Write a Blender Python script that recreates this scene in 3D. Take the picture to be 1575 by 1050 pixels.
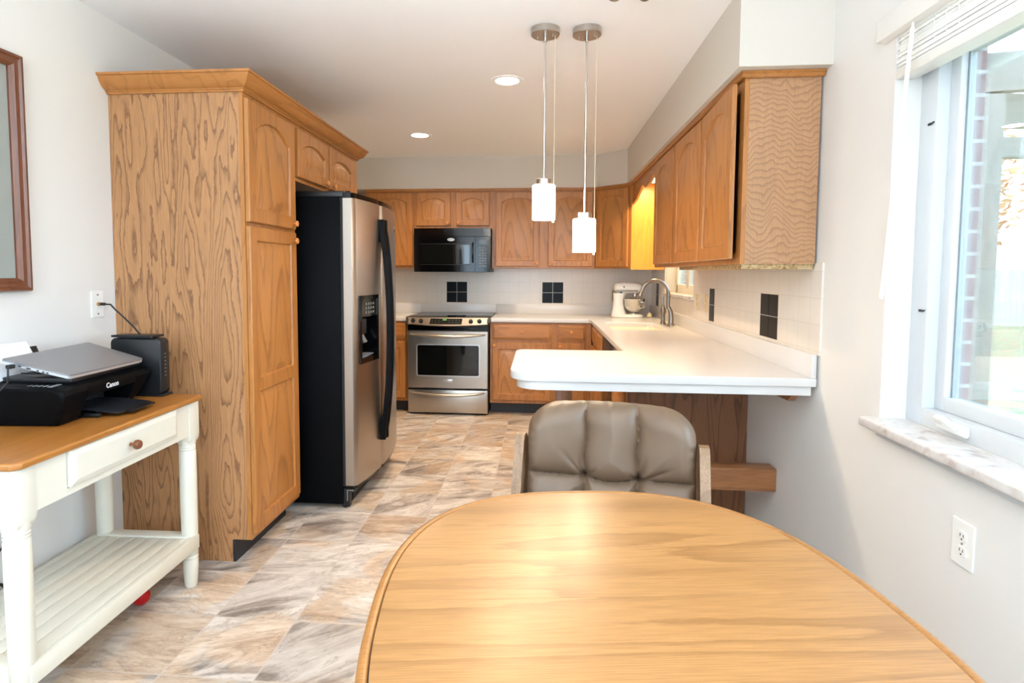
import bpy, bmesh, math, random
from mathutils import Vector, Matrix

I = 0.0254                       # the scene is measured in inches and built in metres
scene = bpy.context.scene
COL = scene.collection
for o in list(bpy.data.objects):
    bpy.data.objects.remove(o)
random.seed(7)

# ------------------------------------------------------------------ camera
def make_camera():
    f, cx, cy = 885.24, 755.03, 473.67
    yaw, pitch, roll, h = 0.0866, 0.0624, 0.0042, 52.495
    fw = Vector((-math.sin(yaw) * math.cos(pitch), math.cos(yaw) * math.cos(pitch), -math.sin(pitch)))
    r = Vector((math.cos(yaw), math.sin(yaw), 0))
    u = r.cross(fw)
    r2 = r * math.cos(roll) + u * math.sin(roll)
    u2 = -r * math.sin(roll) + u * math.cos(roll)
    cd = bpy.data.cameras.new('camera')
    cd.sensor_fit = 'HORIZONTAL'
    cd.sensor_width = 36
    cd.lens = f / 1575 * 36
    cd.shift_x = (787.5 - cx) / 1575
    cd.shift_y = (cy - 525) / 1575
    cd.clip_start = 0.02
    cd.clip_end = 200
    co = bpy.data.objects.new('camera', cd)
    COL.objects.link(co)
    m = Matrix((r2, u2, -fw)).transposed().to_4x4()
    m.translation = Vector((0, 0, h * I))
    co.matrix_world = m
    scene.camera = co
make_camera()

# ------------------------------------------------------------------ world, view, lights
SKY = 6.6
w = bpy.data.worlds.new('world')
scene.world = w
w.use_nodes = True
bg = w.node_tree.nodes['Background']
bg.inputs[0].default_value = (0.62, 0.82, 1.0, 1)
bg.inputs[1].default_value = SKY
vs = scene.view_settings
vs.view_transform = 'Standard'
vs.look = 'None'
vs.exposure = 0.6
vs.gamma = 1.0
vs.use_curve_mapping = False
scene.cycles.use_denoising = True
scene.cycles.max_bounces = 10
scene.cycles.diffuse_bounces = 6
scene.cycles.sample_clamp_indirect = 6.0
scene.cycles.caustics_reflective = False
scene.cycles.caustics_refractive = False

def area(name, loc, rot, sx, sy, power, col, portal=False, spread=None):
    l = bpy.data.lights.new(name, 'AREA')
    l.shape = 'RECTANGLE'
    l.size, l.size_y = sx * I, sy * I
    l.energy = power
    l.color = col
    if portal:
        l.cycles.is_portal = True
    if spread:
        l.spread = spread
    o = bpy.data.objects.new(name, l)
    COL.objects.link(o)
    o.location = Vector(loc) * I
    o.rotation_euler = rot
    return o
def point(name, loc, power, col, rad=1.0, parent=None):
    l = bpy.data.lights.new(name, 'POINT')
    l.energy = power
    l.color = col
    l.shadow_soft_size = rad * I
    o = bpy.data.objects.new(name, l)
    COL.objects.link(o)
    o.location = Vector(loc) * I
    return o
def spot(name, loc, power, col, angle, blend=0.6, rad=2.0):
    l = bpy.data.lights.new(name, 'SPOT')
    l.energy = power
    l.color = col
    l.spot_size = angle
    l.spot_blend = blend
    l.shadow_soft_size = rad * I
    o = bpy.data.objects.new(name, l)
    COL.objects.link(o)
    o.location = Vector(loc) * I
    return o
WARM = (1.0, 0.76, 0.50)
# room extents (inches)
XL, XR, YB, YF, ZC = -76.0, 44.4, 235.2, -80.0, 96.6
# daylight portals at the big openings
area('daylight_portal_patio', (-16, YF + 1, 50), (math.radians(90), 0, 0), 60, 56, 1, (1, 1, 1), portal=True)
area('daylight_portal_window', (XR + 7, 42, 58), (0, math.radians(90), 0), 48, 72, 1, (1, 1, 1), portal=True)

# the photographer's flash, aimed up so that it bounces off the ceiling behind the camera
fl = spot('bounce_flash', (-12, -30, 42), 370, (0.76, 0.88, 1.0), math.radians(160), 0.6, 4.0)
fl.rotation_euler = (math.radians(180), 0, 0)

# ------------------------------------------------------------------ materials
def lin(c):
    c = c / 255
    return c / 12.92 if c <= 0.04045 else ((c + 0.055) / 1.055) ** 2.4
def rgb(r, g, b):
    return (lin(r), lin(g), lin(b), 1)
class NT:
    def __init__(s, name):
        s.m = bpy.data.materials.new(name)
        s.m.use_nodes = True
        s.t = s.m.node_tree
        s.b = s.t.nodes['Principled BSDF']
    def n(s, typ, **kw):
        nd = s.t.nodes.new(typ)
        ins = kw.pop('ins', {})
        for k, v in kw.items():
            setattr(nd, k, v)
        for k, v in ins.items():
            if isinstance(v, bpy.types.NodeSocket):
                s.t.links.new(v, nd.inputs[k])
            else:
                nd.inputs[k].default_value = v
        return nd
    def math(s, op, a, b=None):
        ins = {0: a}
        if b is not None:
            ins[1] = b
        return s.n('ShaderNodeMath', operation=op, ins=ins).outputs[0]
    def ramp(s, fac, stops):
        r = s.n('ShaderNodeValToRGB', ins={0: fac})
        cr = r.color_ramp
        while len(cr.elements) > 1:
            cr.elements.remove(cr.elements[-1])
        cr.elements[0].position, cr.elements[0].color = stops[0]
        for p, c in stops[1:]:
            e = cr.elements.new(p)
            e.color = c
        return r.outputs[0]
    def mix(s, fac, a, b, mode='MIX'):
        m = s.n('ShaderNodeMix', data_type='RGBA', blend_type=mode)
        for k, v in ((0, fac), (6, a), (7, b)):
            if isinstance(v, bpy.types.NodeSocket):
                s.t.links.new(v, m.inputs[k])
            else:
                m.inputs[k].default_value = v
        return m.outputs[2]
    def set(s, **kw):
        for k, v in kw.items():
            k = k.replace('_', ' ')
            if isinstance(v, bpy.types.NodeSocket):
                s.t.links.new(v, s.b.inputs[k])
            else:
                s.b.inputs[k].default_value = v
        return s
    def bump(s, h, strength=0.2, dist=0.002):
        b = s.n('ShaderNodeBump', ins={'Height': h, 'Strength': strength, 'Distance': dist})
        s.t.links.new(b.outputs[0], s.b.inputs['Normal'])
        return s
def simple(name, c, rough=0.5, metal=0.0, spec=0.5, vary=0.04, bump=0.0, scale=60, coat=0.0):
    t = NT(name)
    tc = t.n('ShaderNodeTexCoord')
    nz = t.n('ShaderNodeTexNoise', ins={'Vector': tc.outputs['Object'], 'Scale': scale, 'Detail': 3.0})
    d = tuple(x * (1 - vary) for x in c[:3]) + (1,)
    l = tuple(min(1, x * (1 + vary)) for x in c[:3]) + (1,)
    t.set(Base_Color=t.mix(nz.outputs[0], d, l), Roughness=rough, Metallic=metal, Specular_IOR_Level=spec, Coat_Weight=coat)
    if bump:
        t.bump(nz.outputs[0], bump)
    return t.m
def wood(name, axis, light, dark, ring=16.0, stretch=0.11, scale=4.0, line=0.5, rough=0.38, pore=0.35, coat=0.12, wob=1.0, grad=0.0, thin=0.0, det=2.5, jit=0.25):
    """contour-line timber: thin dark growth lines of a stretched noise, running along axis"""
    t = NT(name)
    tc = t.n('ShaderNodeTexCoord')
    oi = t.n('ShaderNodeObjectInfo')
    off = t.n('ShaderNodeCombineXYZ', ins={0: t.math('MULTIPLY', oi.outputs['Random'], 13.7), 1: t.math('MULTIPLY', oi.outputs['Random'], 7.3), 2: t.math('MULTIPLY', oi.outputs['Random'], 29.1)})
    add = t.n('ShaderNodeVectorMath', operation='ADD', ins={0: tc.outputs['Object'], 1: off.outputs[0]})
    sc = [1, 1, 1]
    sc['xyz'.index(axis)] = stretch
    mp = t.n('ShaderNodeMapping', ins={0: add.outputs[0], 'Scale': sc})
    n1 = t.n('ShaderNodeTexNoise', ins={'Vector': mp.outputs[0], 'Scale': scale, 'Detail': det, 'Roughness': 0.45 * wob, 'Distortion': 0.15})
    ph = t.math('MULTIPLY', n1.outputs[0], ring)
    jm = t.n('ShaderNodeMapping', ins={0: add.outputs[0], 'Scale': [0.25 if a == axis else 1 for a in 'xyz']})
    jn = t.n('ShaderNodeTexNoise', ins={'Vector': jm.outputs[0], 'Scale': 75.0, 'Detail': 3.0})
    ph = t.math('ADD', ph, t.math('MULTIPLY', jn.outputs[0], jit))
    if grad:
        sp = t.n('ShaderNodeSeparateXYZ', ins={0: add.outputs[0]})
        ph = t.math('ADD', ph, t.math('MULTIPLY', sp.outputs['xyz'.index(axis)], grad))
    fr = t.math('FRACT', ph)
    ln = t.ramp(fr, [(0.0, (0, 0, 0, 1)), (0.55 + thin, (0.1, 0.1, 0.1, 1)), (0.86, (0.75, 0.75, 0.75, 1)), (0.93, (1, 1, 1, 1)), (1.0, (0, 0, 0, 1))])
    sc2 = [1, 1, 1]
    sc2['xyz'.index(axis)] = 0.025
    mp2 = t.n('ShaderNodeMapping', ins={0: add.outputs[0], 'Scale': sc2})
    n2 = t.n('ShaderNodeTexNoise', ins={'Vector': mp2.outputs[0], 'Scale': 420.0, 'Detail': 2.0})
    po = t.ramp(n2.outputs[0], [(0.42, (0, 0, 0, 1)), (0.62, (1, 1, 1, 1))])
    n3 = t.n('ShaderNodeTexNoise', ins={'Vector': mp.outputs[0], 'Scale': scale * 1.7, 'Detail': 2.0})
    base = t.mix(n3.outputs[0], tuple(x * 0.9 for x in light[:3]) + (1,), tuple(min(1, x * 1.1) for x in light[:3]) + (1,))
    f = t.math('MULTIPLY', ln, line)
    c = t.mix(f, base, dark)
    c = t.mix(t.math('MULTIPLY', po, pore), c, dark)
    t.set(Base_Color=c, Roughness=rough, Coat_Weight=coat, Coat_Roughness=0.25)
    t.bump(po, 0.05, 0.001)
    return t.m

M = {}
OAK_L, OAK_D = rgb(182, 121, 60), rgb(122, 72, 32)
for ax in 'xyz':
    M['oak_' + ax] = wood('oak_' + ax, ax, OAK_L, OAK_D, ring=13, line=0.42, pore=0.3)
M['oak_panel'] = wood('oak_panel', 'z', rgb(186, 126, 66), rgb(122, 74, 36), ring=9, line=0.55, pore=0.3, stretch=0.07, scale=5.0, grad=3.5, wob=0.7, thin=0.08, jit=0.3)
M['ply'] = wood('oak_plywood', 'z', rgb(182, 133, 88), rgb(106, 68, 44), ring=24, line=0.85, pore=0.25, stretch=0.13, scale=5.4, rough=0.5, coat=0.0, wob=1.1, grad=1.2, thin=0.06, jit=0.7)
M['ply_fine'] = wood('oak_plywood_fine', 'z', rgb(181, 138, 99), rgb(126, 87, 61), ring=8, line=0.62, pore=0.22, stretch=0.4, scale=11.0, rough=0.5, coat=0.0, wob=0.8, grad=42.0, jit=0.3)
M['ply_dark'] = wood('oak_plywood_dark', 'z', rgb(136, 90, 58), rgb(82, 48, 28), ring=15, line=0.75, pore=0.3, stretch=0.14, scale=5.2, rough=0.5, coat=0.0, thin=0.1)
M['oak_lamplit'] = wood('oak_lamplit', 'z', rgb(226, 152, 52), rgb(190, 112, 28), ring=13, line=0.4, pore=0.25)  # oak tinted golden: the sink lamp's glow is put into the colour
M['oak_brown_x'] = wood('oak_brown_x', 'x', rgb(166, 112, 70), rgb(112, 68, 38), ring=12, line=0.5, pore=0.4)
M['oak_brown_z'] = wood('oak_brown_z', 'z', rgb(160, 106, 66), rgb(108, 66, 38), ring=12, line=0.5, pore=0.4)
M['table_wood'] = wood('table_laminate', 'x', rgb(166, 121, 73), rgb(114, 76, 41), ring=10, line=0.5, pore=0.34, stretch=0.09, scale=4.6, rough=0.33, coat=0.1)
M['table_edge'] = wood('table_edge', 'x', rgb(159, 110, 59), rgb(119, 73, 33), ring=8, line=0.3, pore=0.4, rough=0.35)
M['cart_top'] = wood('cart_top', 'x', rgb(170, 112, 50), rgb(126, 72, 26), ring=7, line=0.35, pore=0.3, rough=0.32, coat=0.2)
M['chair_wood'] = wood('chair_oak', 'z', rgb(147, 116, 84), rgb(98, 71, 50), ring=9, line=0.45, pore=0.5, rough=0.45)
M['frame_wood'] = wood('frame_walnut', 'z', rgb(118, 70, 46), rgb(70, 36, 24), ring=8, line=0.5, pore=0.4, rough=0.3, coat=0.3)
M['knob_brown'] = simple('knob_brown', rgb(112, 62, 34), 0.3, coat=0.3)
M['knob_oak'] = simple('knob_oak', rgb(206, 134, 68), 0.3, coat=0.3)
M['paint'] = simple('wall_paint', rgb(226, 224, 220), 0.62, vary=0.01, bump=0.015, scale=260)
M['soffit_shade_tone'] = simple('soffit_shade_tone', rgb(208, 201, 190), 0.65, vary=0.01, bump=0.015, scale=260)  # wall paint darkened: the soffit's dimmer light is put into its colour
M['ceiling'] = simple('ceiling_paint', rgb(243, 243, 244), 0.75, vary=0.01, bump=0.02, scale=200)
M['white'] = simple('white_paint', rgb(212, 216, 219), 0.4, vary=0.01)
M['white_plastic'] = simple('white_plastic', rgb(240, 240, 236), 0.3, vary=0.01)
M['cream'] = simple('cream_paint', rgb(216, 213, 199), 0.42, vary=0.03, scale=14)
M['beige_plastic'] = simple('beige_plastic', rgb(224, 208, 170), 0.35, vary=0.01)
M['olive_plastic'] = simple('olive_plastic', rgb(176, 160, 116), 0.4, vary=0.02)
M['counter'] = simple('solid_surface_white', rgb(217, 215, 213), 0.22, vary=0.012, scale=400, spec=0.45)
M['sink'] = simple('sink_bisque', rgb(240, 228, 204), 0.25, vary=0.01)
M['black_gloss'] = simple('black_gloss', rgb(8, 8, 10), 0.12, spec=0.3)
M['black'] = simple('black_plastic', rgb(20, 21, 24), 0.38)
M['black_tex'] = simple('black_textured', rgb(7, 8, 10), 0.45, spec=0.06, bump=0.12, scale=900)
M['black_soft'] = simple('black_soft', rgb(6, 6, 7), 0.55, spec=0.12)
M['tray_black'] = simple('tray_black', rgb(30, 34, 40), 0.28)
M['black_matte'] = simple('black_matte', rgb(26, 26, 28), 0.7)
M['kick'] = simple('vinyl_toe_kick', rgb(34, 34, 38), 0.5)
M['dark_void'] = simple('dark_cavity', rgb(10, 10, 12), 0.8)
M['grey_plastic'] = simple('grey_plastic', rgb(120, 124, 128), 0.4)
M['rubber'] = simple('rubber_black', rgb(24, 24, 26), 0.6)
M['chrome'] = simple('chrome', rgb(214, 212, 208), 0.08, metal=1.0, vary=0.0)
M['nickel'] = simple('brushed_nickel', rgb(190, 184, 176), 0.28, metal=1.0, vary=0.03, scale=300)
M['nickel_dark'] = simple('satin_nickel', rgb(140, 132, 124), 0.28, metal=1.0, vary=0.03, scale=300)
M['brass'] = simple('brass', rgb(196, 160, 96), 0.25, metal=1.0, vary=0.03)
M['aluminium'] = simple('aluminium_lid', rgb(150, 152, 156), 0.42, metal=0.6, vary=0.02)
M['aluminium_edge'] = simple('aluminium_edge', rgb(206, 210, 216), 0.3, metal=0.7, vary=0.02)
M['paper'] = simple('paper', rgb(244, 245, 248), 0.7, vary=0.005)
M['mat_board'] = simple('mat_board', rgb(150, 154, 148), 0.7, vary=0.06, scale=5)
M['print'] = simple('landscape_print', rgb(132, 128, 110), 0.7, vary=0.35, scale=6)
M['red_yarn'] = simple('red_rubber', rgb(196, 18, 22), 0.55)
M['stone_strip'] = None
M['text_white'] = simple('white_ink', rgb(225, 228, 230), 0.4, vary=0.0)
M['text_grey'] = simple('grey_ink', rgb(190, 196, 200), 0.3, metal=0.4, vary=0.0)
M['display'] = simple('display_glass', rgb(28, 30, 26), 0.12)
M['beam_wood'] = wood('weathered_timber', 'z', rgb(196, 193, 182), rgb(160, 156, 146), ring=9, line=0.4, pore=0.4, rough=0.8, coat=0)
M['beam_wood_x'] = wood('weathered_timber_x', 'x', rgb(196, 193, 182), rgb(160, 156, 146), ring=9, line=0.4, pore=0.4, rough=0.8, coat=0)
M['beam_wood_y'] = wood('weathered_timber_y', 'y', rgb(196, 193, 182), rgb(160, 156, 146), ring=9, line=0.4, pore=0.4, rough=0.8, coat=0)
M['bark'] = simple('bark', rgb(72, 60, 52), 0.9, vary=0.3, scale=30)
M['fence'] = simple('fence_white', rgb(232, 233, 232), 0.7, vary=0.03, scale=8)

def brushed(name, c, axis, rough=0.3, aniso=0.0):
    t = NT(name)
    tc = t.n('ShaderNodeTexCoord')
    sc = [1, 1, 1]
    sc['xyz'.index(axis)] = 0.01
    mp = t.n('ShaderNodeMapping', ins={0: tc.outputs['Object'], 'Scale': sc})
    nz = t.n('ShaderNodeTexNoise', ins={'Vector': mp.outputs[0], 'Scale': 900.0, 'Detail': 2.0})
    d = tuple(x * 0.88 for x in c[:3]) + (1,)
    t.set(Base_Color=t.mix(nz.outputs[0], d, c), Metallic=1.0, Roughness=t.math('ADD', t.math('MULTIPLY', nz.outputs[0], 0.12), rough))
    return t.m
M['steel_z'] = brushed('stainless_vertical', rgb(186, 178, 168), 'z', 0.27)
M['steel_x'] = brushed('stainless_horizontal', rgb(188, 180, 170), 'x', 0.25)

def emit(name, c, s):
    t = NT(name)
    t.set(Base_Color=c, Emission_Color=c, Emission_Strength=s, Roughness=0.3)
    return t.m
M['lamp_glow'] = emit('lamp_glow', (1.0, 0.9, 0.74, 1), 14.0)
M['shade_glow'] = emit('opal_shade', (1.0, 0.9, 0.74, 1), 8.5)
M['tube_glow'] = emit('tube_glow', (1.0, 0.8, 0.5, 1), 5.0)
M['led_green'] = emit('led_green', (0.3, 0.9, 0.2, 1), 0.5)
M['led_white'] = emit('led_white', (0.8, 0.86, 1.0, 1), 0.6)

def glass(name, tint=(1, 1, 1, 1), refl=0.06, rough=0.0):
    t = NT(name)
    tr = t.n('ShaderNodeBsdfTransparent', ins={0: tint})
    gl = t.n('ShaderNodeBsdfGlossy', ins={'Roughness': rough})
    fr = t.n('ShaderNodeFresnel', ins={0: 1.35})
    f = t.math('MULTIPLY', fr.outputs[0], 0.8)
    mx = t.n('ShaderNodeMixShader', ins={0: f, 1: tr.outputs[0], 2: gl.outputs[0]})
    out = [n for n in t.t.nodes if n.type == 'OUTPUT_MATERIAL'][0]
    t.t.links.new(mx.outputs[0], out.inputs[0])
    return t.m
M['glass'] = glass('window_glass', (0.97, 0.985, 0.99, 1))
M['dark_glass'] = simple('dark_oven_glass', rgb(14, 16, 16), 0.06, spec=0.6, vary=0.0)
M['clear_glass'] = glass('clear_glass')
def opal():
    t = NT('frosted_glass')
    t.set(Base_Color=(0.95, 0.9, 0.8, 1), Roughness=0.5, Transmission_Weight=0.0, Subsurface_Weight=0.0)
    tr = t.n('ShaderNodeBsdfTranslucent', ins={0: (1, 0.95, 0.86, 1)})
    mx = t.n('ShaderNodeMixShader', ins={0: 0.6, 1: t.b.outputs[0], 2: tr.outputs[0]})
    out = [n for n in t.t.nodes if n.type == 'OUTPUT_MATERIAL'][0]
    t.t.links.new(mx.outputs[0], out.inputs[0])
    return t.m
M['frosted'] = opal()

def floor_mat():
    t = NT('stone_vinyl_tile')
    tc = t.n('ShaderNodeTexCoord')
    P, Q = 12.62 * I, 12.76 * I
    sx = t.n('ShaderNodeSeparateXYZ', ins={0: tc.outputs['Object']})
    u = t.math('DIVIDE', t.math('ADD', sx.outputs[0], 36.35 * I), P)
    v = t.math('DIVIDE', t.math('SUBTRACT', sx.outputs[1], 93.4 * I), Q)
    iu, iv = t.math('FLOOR', u), t.math('FLOOR', v)
    fu, fv = t.math('FRACT', u), t.math('FRACT', v)
    cid = t.n('ShaderNodeCombineXYZ', ins={0: iu, 1: iv, 2: 0.37})
    wn = t.n('ShaderNodeTexWhiteNoise', noise_dimensions='3D', ins={'Vector': cid.outputs[0]})
    rs = t.n('ShaderNodeSeparateColor', ins={0: wn.outputs['Color']})
    # each tile gets its own piece of the stone print, turned its own way
    ang = t.math('ADD', t.math('MULTIPLY', rs.outputs[0], 1.0), -0.75)
    vr = t.n('ShaderNodeVectorRotate', rotation_type='Z_AXIS', ins={'Vector': tc.outputs['Object'], 'Angle': ang})
    off = t.n('ShaderNodeVectorMath', operation='SCALE', ins={0: wn.outputs['Color'], 'Scale': 17.0})
    ad = t.n('ShaderNodeVectorMath', operation='ADD', ins={0: vr.outputs[0], 1: off.outputs[0]})
    mp = t.n('ShaderNodeMapping', ins={0: ad.outputs[0], 'Scale': (0.55, 1.7, 1)})
    n1 = t.n('ShaderNodeTexNoise', ins={'Vector': mp.outputs[0], 'Scale': 2.9, 'Detail': 9.0, 'Roughness': 0.64, 'Distortion': 1.7})
    n2 = t.n('ShaderNodeTexNoise', ins={'Vector': mp.outputs[0], 'Scale': 5.5, 'Detail': 6.0, 'Roughness': 0.6, 'Distortion': 1.8})
    n3 = t.n('ShaderNodeTexNoise', ins={'Vector': ad.outputs[0], 'Scale': 2.6, 'Detail': 4.0, 'Distortion': 0.6})
    n4 = t.n('ShaderNodeTexNoise', ins={'Vector': mp.outputs[0], 'Scale': 34.0, 'Detail': 5.0, 'Roughness': 0.7})
    c = t.ramp(n1.outputs[0], [(0.30, rgb(104, 97, 93)), (0.41, rgb(160, 153, 148)), (0.50, rgb(200, 194, 189)), (0.62, rgb(226, 222, 217)), (0.75, rgb(190, 180, 170))])
    tan = t.ramp(n2.outputs[0], [(0.3, rgb(166, 138, 110)), (0.5, rgb(204, 176, 146)), (0.7, rgb(226, 208, 186))])
    m1 = t.ramp(t.math('ADD', n3.outputs[0], t.math('MULTIPLY', t.math('SUBTRACT', rs.outputs[1], 0.5), 0.1)), [(0.50, (0, 0, 0, 1)), (0.57, (1, 1, 1, 1))])
    c = t.mix(t.math('MULTIPLY', m1, 0.6), c, tan)
    vein = t.math('ABSOLUTE', t.math('SUBTRACT', n2.outputs[0], 0.5))
    vf = t.ramp(vein, [(0.0, (1, 1, 1, 1)), (0.022, (0, 0, 0, 1))])
    c = t.mix(t.math('MULTIPLY', vf, 0.35), c, rgb(104, 92, 84))
    c = t.mix(0.35, c, t.ramp(n4.outputs[0], [(0.3, rgb(150, 142, 136)), (0.7, rgb(236, 230, 224))]), 'OVERLAY')
    tint = t.ramp(rs.outputs[2], [(0, rgb(226, 223, 220)), (1, rgb(255, 253, 250))])
    c = t.mix(1.0, c, tint, 'MULTIPLY')
    # printed grout joint
    du = t.math('MINIMUM', fu, t.math('SUBTRACT', 1.0, fu))
    dv = t.math('MINIMUM', fv, t.math('SUBTRACT', 1.0, fv))
    dd = t.math('MINIMUM', du, dv)
    g = t.ramp(dd, [(0.0, (1, 1, 1, 1)), (0.009, (1, 1, 1, 1)), (0.013, (0, 0, 0, 1))])
    c = t.mix(t.math('MULTIPLY', g, 0.6), c, rgb(196, 186, 176))
    t.set(Base_Color=c, Roughness=0.42)
    t.bump(t.math('ADD', n1.outputs[0], t.math('MULTIPLY', g, -0.5)), 0.12, 0.002)
    return t.m
M['floor'] = floor_mat()

def tile_mat(name, u_axis):
    t = NT(name)
    tc = t.n('ShaderNodeTexCoord')
    sx = t.n('ShaderNodeSeparateXYZ', ins={0: tc.outputs['Object']})
    P = 4.27 * I
    u = t.math('FRACT', t.math('DIVIDE', t.math('ADD', sx.outputs[u_axis], (38.74 if u_axis == 0 else -111.4) * I), P))
    v = t.math('FRACT', t.math('DIVIDE', t.math('SUBTRACT', sx.outputs[2], 40.0 * I), P))
    d = t.math('MINIMUM', t.math('MINIMUM', u, t.math('SUBTRACT', 1.0, u)), t.math('MINIMUM', v, t.math('SUBTRACT', 1.0, v)))
    g = t.ramp(d, [(0, (1, 1, 1, 1)), (0.012, (1, 1, 1, 1)), (0.022, (0, 0, 0, 1))])
    nz = t.n('ShaderNodeTexNoise', ins={'Vector': tc.outputs['Object'], 'Scale': 9.0})
    t.set(Base_Color=t.mix(t.math('MULTIPLY', g, 0.55), t.mix(nz.outputs[0], rgb(222, 215, 205), rgb(229, 223, 214)), rgb(206, 199, 188)), Roughness=0.25)
    t.bump(t.math('SUBTRACT', 1.0, g), 0.15, 0.001)
    return t.m
M['tile_back'] = tile_mat('white_tile_back', 0)
M['tile_right'] = tile_mat('white_tile_right', 1)
M['tile_black'] = simple('black_tile', rgb(8, 7, 8), 0.3, spec=0.15, vary=0.06, scale=20)

def mottled(name, stops, scale=30, rough=0.5):
    t = NT(name)
    tc = t.n('ShaderNodeTexCoord')
    nz = t.n('ShaderNodeTexNoise', ins={'Vector': tc.outputs['Object'], 'Scale': scale, 'Detail': 5.0, 'Roughness': 0.65})
    t.set(Base_Color=t.ramp(nz.outputs[0], stops), Roughness=rough)
    return t.m
M['stone_strip'] = mottled('raw_board_edge', [(0.3, rgb(112, 78, 40)), (0.45, rgb(160, 128, 80)), (0.55, rgb(186, 164, 124)), (0.7, rgb(138, 102, 60))], 70)
M['marble'] = mottled('marble_sill', [(0.3, rgb(176, 162, 154)), (0.42, rgb(208, 202, 198)), (0.6, rgb(220, 217, 214)), (0.72, rgb(196, 180, 172))], 14, 0.25)
M['lawn'] = mottled('lawn', [(0.3, rgb(150, 166, 120)), (0.48, rgb(186, 190, 160)), (0.55, rgb(206, 176, 136)), (0.7, rgb(204, 200, 176))], 5.0, 0.9)
M['leaf_a'] = simple('leaf_orange', rgb(222, 168, 110), 0.7, vary=0.15, scale=3)
M['leaf_b'] = simple('leaf_yellow', rgb(228, 200, 150), 0.7, vary=0.15, scale=3)
def leather():
    t = NT('taupe_vinyl')
    tc = t.n('ShaderNodeTexCoord')
    nz = t.n('ShaderNodeTexNoise', ins={'Vector': tc.outputs['Object'], 'Scale': 480.0, 'Detail': 3.0})
    n2 = t.n('ShaderNodeTexNoise', ins={'Vector': tc.outputs['Object'], 'Scale': 7.0, 'Detail': 3.0})
    t.set(Base_Color=t.mix(n2.outputs[0], rgb(92, 74, 57), rgb(108, 87, 68)), Roughness=0.44)
    t.bump(nz.outputs[0], 0.08, 0.001)
    return t.m
M['vinyl'] = leather()
def brick():
    t = NT('house_brick')
    tc = t.n('ShaderNodeTexCoord')
    sx = t.n('ShaderNodeSeparateXYZ', ins={0: tc.outputs['Object']})
    cm = t.n('ShaderNodeCombineXYZ', ins={0: t.math('ADD', sx.outputs[0], sx.outputs[1]), 1: sx.outputs[2]})
    b = t.n('ShaderNodeTexBrick', ins={'Vector': cm.outputs[0], 'Color1': rgb(184, 150, 146), 'Color2': rgb(170, 142, 142), 'Mortar': rgb(220, 217, 215),
                                       'Scale': 1.0, 'Mortar Size': 0.006, 'Brick Width': 8.3 * I, 'Row Height': 2.75 * I})
    t.set(Base_Color=b.outputs[0], Roughness=0.85)
    return t.m
M['brick'] = brick()

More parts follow.
